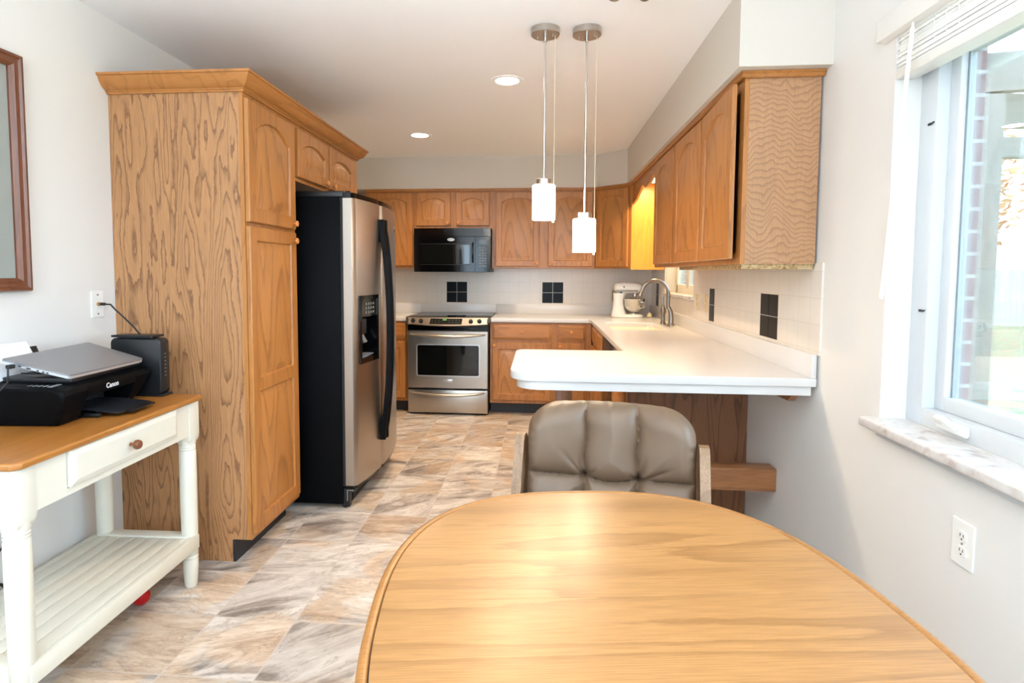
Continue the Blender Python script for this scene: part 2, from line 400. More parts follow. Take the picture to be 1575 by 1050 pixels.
# ------------------------------------------------------------------ mesh building
class G:
    """collects pieces (in inches) and links them as one mesh object"""
    def __init__(s, xf=None):
        s.v, s.f, s.mi, s.xf = [], [], [], xf
        s.cur = 0
    def add(s, vs, fs, raw=False):
        k = len(s.v)
        for p in vs:
            p = Vector(p)
            if s.xf and not raw:
                p = s.xf(p)
            s.v.append(p)
        for f in fs:
            s.f.append([i + k for i in f])
            s.mi.append(s.cur)
        return s
    def mat(s, i):
        s.cur = i
        return s
    def box(s, x0, x1, y0, y1, z0, z1, b=0.0, seg=2):
        x0, x1 = min(x0, x1), max(x0, x1)
        y0, y1 = min(y0, y1), max(y0, y1)
        z0, z1 = min(z0, z1), max(z0, z1)
        vs = [(x0, y0, z0), (x1, y0, z0), (x1, y1, z0), (x0, y1, z0), (x0, y0, z1), (x1, y0, z1), (x1, y1, z1), (x0, y1, z1)]
        fs = [(0, 3, 2, 1), (4, 5, 6, 7), (0, 1, 5, 4), (1, 2, 6, 5), (2, 3, 7, 6), (3, 0, 4, 7)]
        if b > 0:
            bm = bmesh.new()
            bv = [bm.verts.new(p) for p in vs]
            for f in fs:
                bm.faces.new([bv[i] for i in f])
            bmesh.ops.bevel(bm, geom=list(bm.edges), offset=b, segments=seg, affect='EDGES', profile=0.5)
            bm.verts.index_update()
            vs = [tuple(q.co) for q in bm.verts]
            fs = [[q.index for q in f.verts] for f in bm.faces]
            bm.free()
        return s.add(vs, fs)
    def loops(s, loops, cap0=True, cap1=True, closed=True, wrap=False):
        n = len(loops[0])
        vs = [p for l in loops for p in l]
        fs = []
        L = len(loops)
        for a in range(L - 1 + (1 if wrap else 0)):
            b = (a + 1) % L
            for i in range(n if closed else n - 1):
                j = (i + 1) % n
                fs.append((a * n + i, a * n + j, b * n + j, b * n + i))
        if not wrap:
            if cap0:
                fs.append(tuple(reversed(range(n))))
            if cap1:
                fs.append(tuple(range((L - 1) * n, L * n)))
        return s.add(vs, fs)
    def lathe(s, prof, c=(0, 0, 0), d=(0, 0, 1), seg=24, cap=True):
        d = Vector(d).normalized()
        a = Vector((1, 0, 0)) if abs(d.x) < 0.9 else Vector((0, 1, 0))
        e1 = d.cross(a).normalized()
        e2 = d.cross(e1)
        c = Vector(c)
        ls = []
        for r, h in prof:
            ls.append([c + d * h + (e1 * math.cos(t) + e2 * math.sin(t)) * max(r, 0.001) for t in [2 * math.pi * i / seg for i in range(seg)]])
        return s.loops(ls, cap, cap)
    def tube(s, pts, r, seg=10):
        pts = [Vector(p) for p in pts]
        ls = []
        prev = None
        for i, p in enumerate(pts):
            d = (pts[min(i + 1, len(pts) - 1)] - pts[max(i - 1, 0)]).normalized()
            if prev is None:
                a = Vector((0, 0, 1)) if abs(d.z) < 0.9 else Vector((1, 0, 0))
                e1 = d.cross(a).normalized()
            else:
                e1 = (prev - d * prev.dot(d)).normalized()
            prev = e1
            e2 = d.cross(e1)
            rr = r(i / max(1, len(pts) - 1)) if callable(r) else r
            ls.append([p + (e1 * math.cos(t) + e2 * math.sin(t)) * rr for t in [2 * math.pi * k / seg for k in range(seg)]])
        return s.loops(ls)
    def prism(s, poly, axis, a, b):
        """poly of 2-D points extruded along axis; the other two axes in order"""
        def p3(q, h):
            if axis == 'x':
                return (h, q[0], q[1])
            if axis == 'y':
                return (q[0], h, q[1])
            return (q[0], q[1], h)
        return s.loops([[p3(q, a) for q in poly], [p3(q, b) for q in poly]])
    def build(s, name, mats, parent=None, smooth=35, local=False):
        if not isinstance(mats, (list, tuple)):
            mats = [mats]
        org = Vector((0, 0, 0))
        if parent is not None and not local:
            org = Vector(parent['_o'])
        me = bpy.data.meshes.new(name)
        me.from_pydata([tuple((p - org) * I) for p in s.v], [], s.f)
        for m in mats:
            me.materials.append(M[m] if isinstance(m, str) else m)
        if len(mats) > 1:
            me.polygons.foreach_set('material_index', s.mi)
        bm = bmesh.new()
        bm.from_mesh(me)
        bmesh.ops.recalc_face_normals(bm, faces=bm.faces)
        bm.to_mesh(me)
        bm.free()
        if smooth:
            me.shade_smooth()
            me.set_sharp_from_angle(angle=math.radians(smooth))
        ob = bpy.data.objects.new(name, me)
        COL.objects.link(ob)
        if parent is not None:
            ob.parent = parent
            ob['_o'] = tuple(org)
        else:
            ob['_o'] = (0, 0, 0)
        return ob
def arc(cx, cy, r, a0, a1, n=8):
    return [(cx + r * math.cos(math.radians(a0 + (a1 - a0) * i / n)), cy + r * math.sin(math.radians(a0 + (a1 - a0) * i / n))) for i in range(n + 1)]
def rrect(x0, x1, y0, y1, r, n=6):
    return arc(x1 - r, y0 + r, r, -90, 0, n) + arc(x1 - r, y1 - r, r, 0, 90, n) + arc(x0 + r, y1 - r, r, 90, 180, n) + arc(x0 + r, y0 + r, r, 180, 270, n)
def slab(name, outlines, z0, z1, bev, mats, parent=None, map3=None):
    """flat plate from closed outlines (first the rim, then the holes) with a rounded edge"""
    cu = bpy.data.curves.new(name, 'CURVE')
    cu.dimensions = '2D'
    cu.fill_mode = 'BOTH'
    cu.extrude = max((z1 - z0) / 2 - bev, 0.0001)
    cu.bevel_depth = bev
    cu.bevel_resolution = 2
    cu.offset = -bev
    for o in outlines:
        sp = cu.splines.new('POLY')
        sp.points.add(len(o) - 1)
        for p, q in zip(sp.points, o):
            p.co = (q[0], q[1], 0, 1)
        sp.use_cyclic_u = True
    tmp = bpy.data.objects.new('tmp', cu)
    COL.objects.link(tmp)
    me = bpy.data.meshes.new_from_object(tmp.evaluated_get(bpy.context.evaluated_depsgraph_get()))
    bpy.data.objects.remove(tmp)
    zm = (z0 + z1) / 2
    g = G()
    vs = [(q.co.x, q.co.y, q.co.z + zm) for q in me.vertices]
    if map3:
        vs = [map3(v) for v in vs]
    g.add(vs, [list(p.vertices) for p in me.polygons])
    bpy.data.meshes.remove(me)
    return g
def thing(name, label, cat, loc=(0, 0, 0), rotz=0.0, group=None):
    o = bpy.data.objects.new(name, None)
    COL.objects.link(o)
    o.location = Vector(loc) * I
    o.rotation_euler = (0, 0, rotz)
    o.empty_display_size = 0.05
    o['_o'] = tuple(loc)
    o['label'] = label
    o['category'] = cat
    if group:
        o['group'] = group
    return o
def tag(o, label, cat, group=None):
    o['label'] = label
    o['category'] = cat
    if group:
        o['group'] = group
    return o
def struct(o, label=None):
    o['kind'] = 'structure'
    if label:
        o['label'] = label
    return o
def text_geo(body, size, xf, depth=0.01, bold=False, shear=0.0):
    cu = bpy.data.curves.new('t', 'FONT')
    cu.body = body
    cu.size = size
    cu.align_x = 'CENTER'
    cu.align_y = 'CENTER'
    cu.extrude = depth
    cu.shear = shear
    if bold:
        cu.offset = 0.018 * size
    ob = bpy.data.objects.new('t', cu)
    COL.objects.link(ob)
    me = bpy.data.meshes.new_from_object(ob.evaluated_get(bpy.context.evaluated_depsgraph_get()))
    bpy.data.objects.remove(ob)
    g = G(xf)
    g.add([tuple(v.co) for v in me.vertices], [list(p.vertices) for p in me.polygons])
    bpy.data.meshes.remove(me)
    return g
def frame(O, U, N):
    """(u across, n outward, v up) -> world"""
    O, U, N = Vector(O), Vector(U).normalized(), Vector(N).normalized()
    return lambda p: O + U * p[0] + N * p[1] + Vector((0, 0, p[2]))

# ------------------------------------------------------------------ the room
def wall_with_holes(name, mat, axis, a0, a1, lo, hi, z0, z1, holes):
    """axis 'x': wall spans y lo..hi between x=a0..a1;  axis 'y': spans x"""
    g = G()
    def bx(l, h, zz0, zz1):
        if h - l < 0.01 or zz1 - zz0 < 0.01:
            return
        if axis == 'x':
            g.box(a0, a1, l, h, zz0, zz1)
        else:
            g.box(l, h, a0, a1, zz0, zz1)
    cur = lo
    for l, h, b, t in sorted(holes):
        bx(cur, l, z0, z1)
        bx(l, h, z0, b)
        bx(l, h, t, z1)
        cur = h
    bx(cur, hi, z0, z1)
    return struct(g.build(name, mat))
W1 = (6.0, 78.62, 33.6, 82.4)          # dining window: y0 y1 z0 z1
W2 = (172.0, 210.0, 45.6, 80.0)        # window over the sink
struct(G().box(XL - 5, XR + 5, YF - 5, YB + 5, -3, 0).build('floor', 'floor'))
struct(G().box(XL - 5, XR + 5, YF - 5, YB + 5, ZC, ZC + 4).build('ceiling', 'ceiling'))
struct(G().box(XL - 4.5, XL, YF - 4, YB + 4, 0, ZC).build('wall_left', 'paint'))
struct(G().box(XL, XR, YB, YB + 4.5, 0, ZC).build('wall_back', 'paint'))
wall_with_holes('wall_right', 'paint', 'x', XR, XR + 5.2, YF - 4, YB + 4, 0, ZC, [W1, W2])
wall_with_holes('wall_front', 'paint', 'y', YF - 4.5, YF, XL, XR, 0, ZC, [(-46, 14, 22, 78)])
wall_with_holes('wall_exterior', 'brick', 'x', XR + 5.3, XR + 9.2, YF - 4, YB + 20, -30, ZC + 6, [(W1[0] + 2.5, W1[1] - 2.2, W1[2] - 2, W1[3]), (W2[0] + 2, W2[1] - 2, W2[2] - 2, W2[3])])
# soffit above the wall cabinets: back run, corner and right run, one drywall box
YS, XS, YSN = 222.0, 30.4, 94.7
sof = [(XL, YB), (XL, YS), (20.95, YS), (XS, 211.7), (XS, YSN), (XR, YSN), (XR, YB)]
struct(G().prism(sof, 'z', 84.55, ZC).build('wall_soffit', 'soffit_shade_tone', smooth=0))
# tiled splash: white tiles with the black four-tile accents
P = 4.27
g = G().box(-66, XR - 0.3, YB - 0.3, YB, 39.4, 54.2)
g.mat(1)
for x0 in (-38.74, 0.5):
    for i in range(2):
        for j in range(2):
            g.box(x0 + i * P + 0.07, x0 + (i + 1) * P - 0.07, YB - 0.36, YB - 0.3, 40.0 + j * P + 0.07, 40.0 + (j + 1) * P - 0.07)
struct(g.build('wall_tiling_back', ['tile_back', 'tile_black'], smooth=0))
g = G().box(XR - 0.3, XR, 95.0, W2[0] - 0.4, 39.4, 54.2).box(XR - 0.3, XR, W2[0] - 0.4, W2[1] + 0.4, 39.4, 44.4).box(XR - 0.3, XR, W2[1] + 0.4, YB - 0.3, 39.4, 54.2)
g.mat(1)
for y0, n in ((111.4, 2), (151.0, 1), (221.0, 1)):
    for i in range(n):
        for j in range(2):
            g.box(XR - 0.36, XR - 0.3, y0 + i * P + 0.07, y0 + (i + 1) * P - 0.07, 40.0 + j * P + 0.07, 40.0 + (j + 1) * P - 0.07)
struct(g.build('wall_tiling_right', ['tile_right', 'tile_black'], smooth=0))

# ------------------------------------------------------------------ dining window (window_1)
y0, y1, z0, z1 = W1
win = thing('window_1', 'white casement window over marble sill in dining corner', 'window', (47.6, 42, z0))
win['kind'] = 'structure'
g = G()
fx0, fx1 = 47.6, 51.6
fw = 3.1
YM = 30.0                                   # mullion between the two sashes
g.box(fx0, fx1, y1 - fw, y1, z0, z1, 0.1).box(fx0, fx1, y0, y0 + fw, z0, z1, 0.1).box(fx0, fx1, y0 + fw, y1 - fw, z0, z0 + 2.2, 0.1).box(fx0, fx1, y0 + fw, y1 - fw, z1 - 2.2, z1, 0.1)
g.box(fx0, fx1, YM - 1.6, YM + 1.6, z0 + 2.2, z1 - 2.2, 0.1)
g.build('window_frame', 'white', win)
for a, b in ((YM + 1.6, y1 - fw), (y0 + fw, YM - 1.6)):
    sx0, sx1, sw = 49.0, 50.8, 1.7
    g = G()
    za, zb = z0 + 2.2, z1 - 2.2
    g.box(sx0, sx1, a, a + sw, za, zb, 0.15).box(sx0, sx1, b - sw, b, za, zb, 0.15).box(sx0, sx1, a + sw, b - sw, za, za + sw, 0.15).box(sx0, sx1, a + sw, b - sw, zb - sw, zb, 0.15)
    sash = g.build('sash', 'white', win)
    G().box(49.9, 50.05, a + sw - 0.2, b - sw + 0.2, za + sw - 0.2, zb - sw + 0.2).build('pane', 'glass', sash, smooth=0)
    G().box(49.75, 49.88, b - sw - 0.16, b - sw + 0.05, za + sw, zb - sw).build('gasket', 'grey_plastic', sash, smooth=0)
g = G()
yc = 69.5
g.box(46.9, 47.62, yc - 2.4, yc + 2.4, 34.25, 35.55, 0.3, 3)
pth = [(46.9, yc + 1.6, 35.2), (46.3, yc + 1.2, 35.7), (46.1, yc, 35.9), (46.1, yc - 1.2, 35.6), (46.3, yc - 2.0, 35.2)]
g.tube(pth, lambda t: 0.42 - 0.12 * t, 10)
g.build('crank_handle', 'white_plastic', win)
g = G()
for zz in (48.0, 71.0):
    g.box(47.45, 47.62, 76.3, 76.9, zz - 0.25, zz + 0.05, 0.04).tube([(47.5, 76.35, zz - 0.1), (47.4, 75.95, zz - 0.15), (47.45, 75.7, zz)], 0.09, 8)
g.build('screen_clip', 'black', win)
# marble stool
g = slab('s', [rrect(42.4, 47.65, 5, 80.0, 0.4)], 32.35, 33.62, 0.3, None)
o = struct(g.build('trim_1', 'marble'), 'white marble window stool with pinkish veins')
g = G().box(XR - 0.9, XR, 8, 77.8, 31.5, 32.35, 0.2)
struct(g.build('trim_2', 'white'))

# mini blind drawn up under its headrail
bl = thing('window_blind', 'white mini blind drawn up to the top of the window', 'blind', (44.5, 42, 77))
G().box(43.1, 46.3, 4.4, 81.0, 82.3, 85.2, 0.1).build('valance', 'white_plastic', bl)
g = G()
rnd = random.Random(3)
for i in range(17):
    z = 78.35 + i * 0.24
    dx, dy, t = rnd.uniform(-0.12, 0.12), rnd.uniform(-0.25, 0.25), rnd.uniform(-0.05, 0.05)
    g.prism([(44.5 + dx, z), (45.6 + dx, z + 0.06 + t), (46.7 + dx, z), (46.7 + dx, z + 0.19), (45.6 + dx, z + 0.25 + t), (44.5 + dx, z + 0.19)], 'y', 5.4, 78.3 + dy)
g.build('slats', 'white_plastic', bl)
G().box(44.35, 46.75, 5.2, 78.45, 76.9, 78.25, 0.15).build('bottom_rail', 'white_plastic', bl)
G().tube([(43.2, 73.5, 81.9), (43.1, 73.4, 81.3)], 0.12, 8).tube([(43.1, 73.4, 81.3), (43.0, 75.2, 65.0), (42.95, 76.9, 49.4)], 0.24, 8).build('tilt_wand', 'white_plastic', bl)
g = G()
for yy in (71.5, 69.5, 67.6):
    g.tube([(44.6, yy, 82.5), (44.45, yy + 0.3, 81.4), (44.6, yy + 0.2, 78.3)], 0.05, 6)
g.build('lift_cord', 'white_plastic', bl)

# window over the sink (window_2)
y0, y1, z0, z1 = W2
win = thing('window_2', 'small cream-trimmed window above the kitchen sink', 'window', (47, 191, z0))
win['kind'] = 'structure'
g = G()
g.box(44.4, 49.4, y1 - 0.7, y1, z0, z1, 0.05).box(44.4, 49.4, y0, y0 + 0.7, z0, z1, 0.05).box(44.4, 49.4, y0, y1, z1 - 0.7, z1, 0.05)
g.box(47.4, 49.6, y1 - 4.4, y1 - 0.7, z0, z1, 0.15).box(47.4, 49.6, y0 + 0.7, y0 + 3.6, z0, z1, 0.15).box(47.4, 49.6, y0 + 3, y1 - 3, z0, z0 + 3, 0.15).box(47.4, 49.6, y0 + 3, y1 - 3, z1 - 3, z1, 0.15)
g.box(47.3, 49.6, 190.0, 193.4, z0 + 2, z1 - 2, 0.15)
g.build('window_frame', 'cream', win)
G().box(48.4, 48.55, y0 + 3, y1 - 3, z0 + 2.6, z1 - 2.6).build('pane', 'glass', win, smooth=0)
struct(G().box(43.4, 49.4, y0 - 0.5, y1 + 0.5, z0 - 1.1, z0 + 0.02, 0.2).build('trim_3', 'marble'), 'narrow stone stool under the sink window')

# ------------------------------------------------------------------ cabinet doors
def door_loop(u0, u1, v0, v1, rise, n, nt=20):
    p = [(u0, n, v0), (u1, n, v0)]
    mid, half = (u0 + u1) / 2, (u1 - u0) / 2
    for i in range(nt + 1):
        t = 1 - 2 * i / nt
        a = min(1.0, abs(t) / 0.93)
        p.append((mid + t * half, n, v1 - rise + rise * (1 - a * a) ** 0.8))
    return p
def make_door(parent, xf, u0, u1, v0, v1, rise=0.0, mids=(), knob=None, frame_m='oak_z', panel_m='oak_panel', st=2.1, name='door', raised=True):
    """framed raised-panel door; mids = heights of middle rails"""
    xf0 = xf
    xf = lambda p: xf0(Vector((p[0], p[1] + 0.09, p[2])))     # doors stand a hair off the frame
    g = G(xf)
    th, ch = 0.75, 0.16
    g.loops([[(u0, 0, v0), (u1, 0, v0), (u1, 0, v1), (u0, 0, v1)], [(u0, th - ch, v0), (u1, th - ch, v0), (u1, th - ch, v1), (u0, th - ch, v1)],
             [(u0 + ch, th, v0 + ch), (u1 - ch, th, v0 + ch), (u1 - ch, th, v1 - ch), (u0 + ch, th, v1 - ch)]], cap1=False)
    edges = [v0 + ch] + list(mids) + [v1 - ch]
    pans = []
    for k in range(len(edges) - 1):
        a, b = edges[k], edges[k + 1]
        lo = st - ch if k == 0 else st / 2
        hi = st - ch if k == len(edges) - 2 else st / 2
        r = rise if k == len(edges) - 2 else 0.0
        U0, U1, A, B = u0 + st, u1 - st, a + lo, b - hi
        g.loops([door_loop(u0 + ch, u1 - ch, a, b, 0, th), door_loop(U0, U1, A, B, r, th), door_loop(U0 + 0.12, U1 - 0.12, A + 0.12, B - 0.12, r, th - 0.12), door_loop(U0 + 0.22, U1 - 0.22, A + 0.22, B - 0.22, r, th - 0.36)], cap0=False, cap1=False)
        pans.append((U0 + 0.2, U1 - 0.2, A + 0.2, B - 0.2, r))
    d = g.build(name, frame_m, parent)
    g = G(xf)
    for U0, U1, A, B, r in pans:
        w_ = min(1.35, (B - A) * 0.22)
        g.loops([door_loop(U0, U1, A, B, r, 0.36), door_loop(U0 + 0.12, U1 - 0.12, A + 0.12, B - 0.12, r, 0.34), door_loop(U0 + w_, U1 - w_, A + w_, B - w_, r * 0.95, 0.62), door_loop(U0 + w_ + 0.1, U1 - w_ - 0.1, A + w_ + 0.1, B - w_ - 0.1, r * 0.94, 0.64)], cap0=False)
    g.build('panel', panel_m, d)
    if knob:
        add_knob(d, xf, knob[0], knob[1])
    return d
KNOB = [(0.22, 0.0), (0.2, 0.3), (0.24, 0.45), (0.52, 0.55), (0.62, 0.72), (0.58, 0.9), (0.36, 1.02), (0.0, 1.05)]
def add_knob(par, xf, u, v, m='knob_oak', n0=0.74):
    g = G(xf)
    g.lathe(KNOB, (u, n0, v), (0, 1, 0), 16)
    return g.build('knob', m, par)
def make_drawer(parent, xf, u0, u1, v0, v1, knob=True, m='oak_x'):
    g = G(xf)
    def R(i, n):
        return [(u0 + i, n, v0 + i), (u1 - i, n, v0 + i), (u1 - i, n, v1 - i), (u0 + i, n, v1 - i)]
    g.loops([R(0, 0), R(0, 0.5), R(0.2, 0.6), R(0.6, 0.6), R(0.78, 0.78), R(0.9, 0.78)])
    d = g.build('drawer', m, parent)
    if knob:
        add_knob(d, xf, (u0 + u1) / 2, (v0 + v1) / 2, n0=0.77)
    return d
def face_frame(parent, xf, u0, u1, v0, v1, openings, th=0.75, m='oak_z'):
    """stiles and rails round the given openings (as a grid of boxes), front at n=0"""
    us = sorted({u0, u1} | {a for o in openings for a in o[:2]})
    vs_ = sorted({v0, v1} | {a for o in openings for a in o[2:]})
    g = G(xf)
    for i in range(len(us) - 1):
        for j in range(len(vs_) - 1):
            cu_, cv = (us[i] + us[i + 1]) / 2, (vs_[j] + vs_[j + 1]) / 2
            if any(o[0] < cu_ < o[1] and o[2] < cv < o[3] for o in openings):
                continue
            g.box(us[i], us[i + 1], -th, 0, vs_[j], vs_[j + 1])
    return g.build('face_frame', m, parent, smooth=0)
def carcass(parent, xf, u0, u1, depth, v0, v1, m='oak_panel', name='carcass'):
    g = G(xf)
    t = 0.6
    g.box(u0, u0 + t, -depth, -0.75, v0, v1).box(u1 - t, u1, -depth, -0.75, v0, v1).box(u0 + t, u1 - t, -depth, -0.75, v1 - t, v1).box(u0 + t, u1 - t, -depth, -0.75, v0, v0 + t).box(u0 + t, u1 - t, -depth, -depth + 0.3, v0 + t, v1 - t)
    return g.build(name, m, parent, smooth=0)

# ------------------------------------------------------------------ pantry and fridge surround (left wall)
XP = -51.4
left = frame((XP, 0, 0), (0, 1, 0), (1, 0, 0))         # u = world y
pan = thing('pantry_cabinet', 'tall oak pantry cabinet with wavy-grained plywood side beside the white table', 'cabinet', (-64, 107, 0))
YP, YP2, YE = 96.8, 117.2, 158.4
g = G()
poly = [(XL + 0.05, 0.0), (XP - 0.75 - 2.75, 0.0), (XP - 0.75 - 2.75, 4.15), (XP - 0.75, 4.15), (XP - 0.75, 84.0), (XL + 0.05, 84.0)]
g.prism(poly, 'y', YP, YP + 0.6)
g.build('side_panel', 'ply', pan, smooth=0)
g = G()
g.box(XL + 0.05, XP - 0.75, YP + 0.6, YP2 - 0.6, 83.4, 84).box(XL + 0.05, XP - 0.75, YP + 0.6, YP2 - 0.6, 4.15, 4.8).box(XL + 0.05, XP - 3.6, YP2 - 0.6, YP2, 0, 4.15).box(XL + 0.05, XP - 0.75, YP2 - 0.6, YP2, 4.15, 84).box(XL + 0.05, XL + 0.4, YP + 0.6, YP2 - 0.6, 4.8, 83.4)
g.build('carcass', 'oak_panel', pan, smooth=0)
face_frame(pan, left, YP, YP2, 4.15, 84.0, [(YP + 1.4, YP2 - 1.4, 6, 59.6), (YP + 1.4, YP2 - 1.4, 62, 82)])
G().box(XP - 3.6, XP - 3.1, YP + 0.02, YP2, 0, 4.1).box(XP - 3.6, XP - 3.45, YP - 0.06, YP + 0.0, 0, 4.1).build('toe_kick', 'kick', pan, smooth=0)
make_door(pan, left, 96.9, 116.0, 61.1, 82.2, rise=2.4, knob=(114.7, 62.2), st=2.4)
make_door(pan, left, 96.9, 116.0, 5.35, 60.35, mids=(32.0,), knob=(114.7, 58.7), st=2.4)

ofc = thing('fridge_top_cabinet', 'low two-door oak cabinet bridging over the refrigerator', 'cabinet', (-64, 138, 71.4))
carcass(ofc, left, YP2, YE, 24.55, 71.4, 84.0)
face_frame(ofc, left, YP2, YE, 71.4, 84.0, [(118.7, 135, 73, 82.5), (136.4, 153.5, 73, 82.5)])
make_door(ofc, left, 117.6, 135.0, 72.2, 82.2, rise=1.5, knob=(132.6, 73.0), st=2.2)
make_door(ofc, left, 135.8, 153.9, 72.2, 82.2, rise=1.5, knob=(137.6, 73.0), st=2.2)

# crown moulding: one mitred strip round the top
def crown_strip(pts, prof):
    """pts: plan polyline, prof: (out, z); out is to the right of the walking direction"""
    ls = []
    P2 = [Vector((p[0], p[1])) for p in pts]
    for i, p in enumerate(P2):
        dirs = []
        if i > 0:
            dirs.append((P2[i] - P2[i - 1]).normalized())
        if i < len(P2) - 1:
            dirs.append((P2[i + 1] - P2[i]).normalized())
        ns = [Vector((d.y, -d.x)) for d in dirs]
        nn = ns[0] if len(ns) == 1 else (ns[0] + ns[1]) / (1 + ns[0].dot(ns[1]))
        ls.append([(p.x + nn.x * o, p.y + nn.y * o, z) for o, z in prof])
    return G().loops(ls)
prof = [(0.0, 83.2), (0.35, 83.2), (0.42, 83.5), (0.6, 83.55), (0.6, 83.75), (0.95, 83.9), (1.5, 84.3), (2.0, 85.0), (2.3, 85.6), (2.35, 85.75), (2.62, 85.8), (2.65, 86.2), (0.0, 86.2)]
o = crown_strip([(XL + 0.03, YP - 0.01), (XP + 0.01, YP - 0.01), (XP + 0.01, YE), (XL + 0.03, YE)], prof).build('crown_moulding', 'oak_y', smooth=30)
tag(o, 'oak crown moulding capping the pantry and the cabinet over the refrigerator', 'moulding')

# ------------------------------------------------------------------ back-wall upper cabinets
YU = 222.7
back = frame((0, YU, 0), (1, 0, 0), (0, -1, 0))
c = thing('wall_cabinet', 'oak wall cabinet left of the black microwave', 'cabinet', (-58.5, 228, 54), group='oak wall cabinets')
carcass(c, back, -68.6, -49.45, YB - YU - 0.02, 54, 84.0)
face_frame(c, back, -68.6, -49.45, 54, 84.0, [(-67, -51, 55.6, 82.4)])
make_door(c, back, -67.4, -50.05, 54.9, 83.1, rise=1.6, knob=(-66.3, 56.2))
c = thing('wall_cabinet', 'short two-door oak wall cabinet directly above the microwave', 'cabinet', (-34, 228, 69.3), group='oak wall cabinets')
carcass(c, back, -49.4, -19.05, YB - YU - 0.02, 69.3, 84.0)
face_frame(c, back, -49.4, -19.05, 69.3, 84.0, [(-47.5, -36, 71, 82.4), (-32, -21, 71, 82.4)])
make_door(c, back, -48.5, -35.1, 70.3, 83.1, rise=1.3, knob=(-36.1, 71.4), st=2.2)
make_door(c, back, -33.0, -20.1, 70.3, 83.1, rise=1.3, knob=(-32.0, 71.4), st=2.2)
c = thing('wall_cabinet', 'two-door oak wall cabinet right of the microwave, behind the pendant lamps', 'cabinet', (1, 228, 54), group='oak wall cabinets')
carcass(c, back, -19.0, 20.35, YB - YU - 0.02, 54, 84.0)
face_frame(c, back, -19.0, 20.35, 54, 84.0, [(-16.5, -2.2, 55.6, 82.4), (4, 18, 55.6, 82.4)])
make_door(c, back, -17.5, -0.8, 54.8, 83.0, rise=1.6, knob=(-1.8, 55.9))
make_door(c, back, 2.6, 19.3, 54.8, 83.0, rise=1.6, knob=(3.6, 55.9))
# diagonal corner cabinet
XU = 32.3
CY = 210.9
D0, D1 = Vector((20.4, YU)), Vector((XU - 0.3, CY))
dv = D1 - D0
dl = dv.length
diag = frame((D0.x, D0.y, 0), (dv.x, dv.y, 0), (dv.y, -dv.x, 0))
c = thing('corner_cabinet', 'diagonal oak corner wall cabinet beside the sink window', 'cabinet', (34, 225, 54))
g = G().prism([(20.42, YB - 0.02), (20.42, YU + 0.9), (XU - 0.2, CY + 0.6), (XU - 0.2, YB - 0.02)], 'z', 54, 84.0)
g.build('carcass', 'oak_panel', c, smooth=0)
G().box(XU - 0.2, XR - 0.45, CY, CY + 0.7, 53.6, 84.0).build('side_panel', 'oak_lamplit', c, smooth=0)
face_frame(c, diag, 0.05, dl, 54, 84.0, [(2, dl - 2, 55.6, 82.4)], th=0.9)
make_door(c, diag, 1.0, dl - 1.1, 54.7, 82.9, rise=1.2, st=2.1)

# ------------------------------------------------------------------ right-wall upper cabinets
right = frame((XU, 0, 0), (0, -1, 0), (-1, 0, 0))       # u = -world y
def right_upper(label, ya, yb, doors, near=False):
    c = thing('wall_cabinet', label, 'cabinet', (38, (ya + yb) / 2, 54), group='oak wall cabinets')
    carcass(c, right, -yb, -ya - (0.62 if near else 0), XR - XU - 0.42, 54, 84.0)
    face_frame(c, right, -yb, -ya, 54, 84.0, [(-d1 + 1.2, -d0 - 1.2, 55.8, 82) for d0, d1 in doors])
    for d0, d1 in doors:
        xf = right
        if d0 < 99:                                  # the end door stands slightly ajar
            xf = lambda p, d1=d1: right(Vector((p[0], p[1] + (p[0] + d1) * 0.04, p[2])))
        make_door(c, xf, -d1, -d0, 54.85, 83.0, rise=2.4, st=2.3)
    return c
c = right_upper('two-door oak wall cabinet at the window end, its pale plywood end facing the dining table', 97.4, 143.1, [(98.3, 119.2), (120.4, 142.4)], near=True)
G().box(XU + 0.75, XR - 0.42, 97.38, 98.0, 54, 84.0).build('end_panel', 'ply_fine', c, smooth=0)
G().box(XU + 0.3, XR - 0.55, 97.6, 98.3, 53.15, 54.0).box(XU + 1.0, XR - 0.55, 98.3, 143.0, 53.2, 54.0).build('light_rail', 'stone_strip', c, smooth=0)
right_upper('single-door oak wall cabinet between its two-door neighbour and the sink window', 143.2, 168.6, [(144.3, 166.6)])
# the valance spanning the sink window
vp = [(168.7, 83.9), (CY - 0.1, 83.9)]
bot = [(CY - 0.1, 77.0), (205.0, 77.4), (202, 77.9), (200.4, 78.4), (196, 79.5), (193, 80.4), (191.2, 80.65), (189.4, 80.4), (187.6, 79.7), (186.3, 79.25), (184, 79.1), (180, 79.4), (177.4, 79.8), (175.5, 80.3), (173.5, 81.0), (171.8, 81.2), (170, 80.6), (168.7, 79.4)]
poly = vp + bot
o = G().prism(poly, 'x', XU - 0.05, XU + 0.7).build('window_valance', 'oak_y', smooth=25)
tag(o, 'scalloped oak valance board bridging the cabinets above the sink window', 'valance')
# top trim over all the uppers
prof = [(0, 83.55), (0.55, 83.55), (0.7, 83.75), (0.7, 84.1), (0.95, 84.25), (0.95, 84.5), (0, 84.5)]
pts = [(XR - 0.1, 97.35), (XU, 97.35), (XU, CY), (20.4, YU), (-68.5, YU)]
g = crown_strip(list(reversed(pts)), prof)
o = g.build('cabinet_top_trim', 'oak_y', smooth=25)
tag(o, 'narrow oak trim along the tops of the wall cabinets under the soffit', 'moulding')

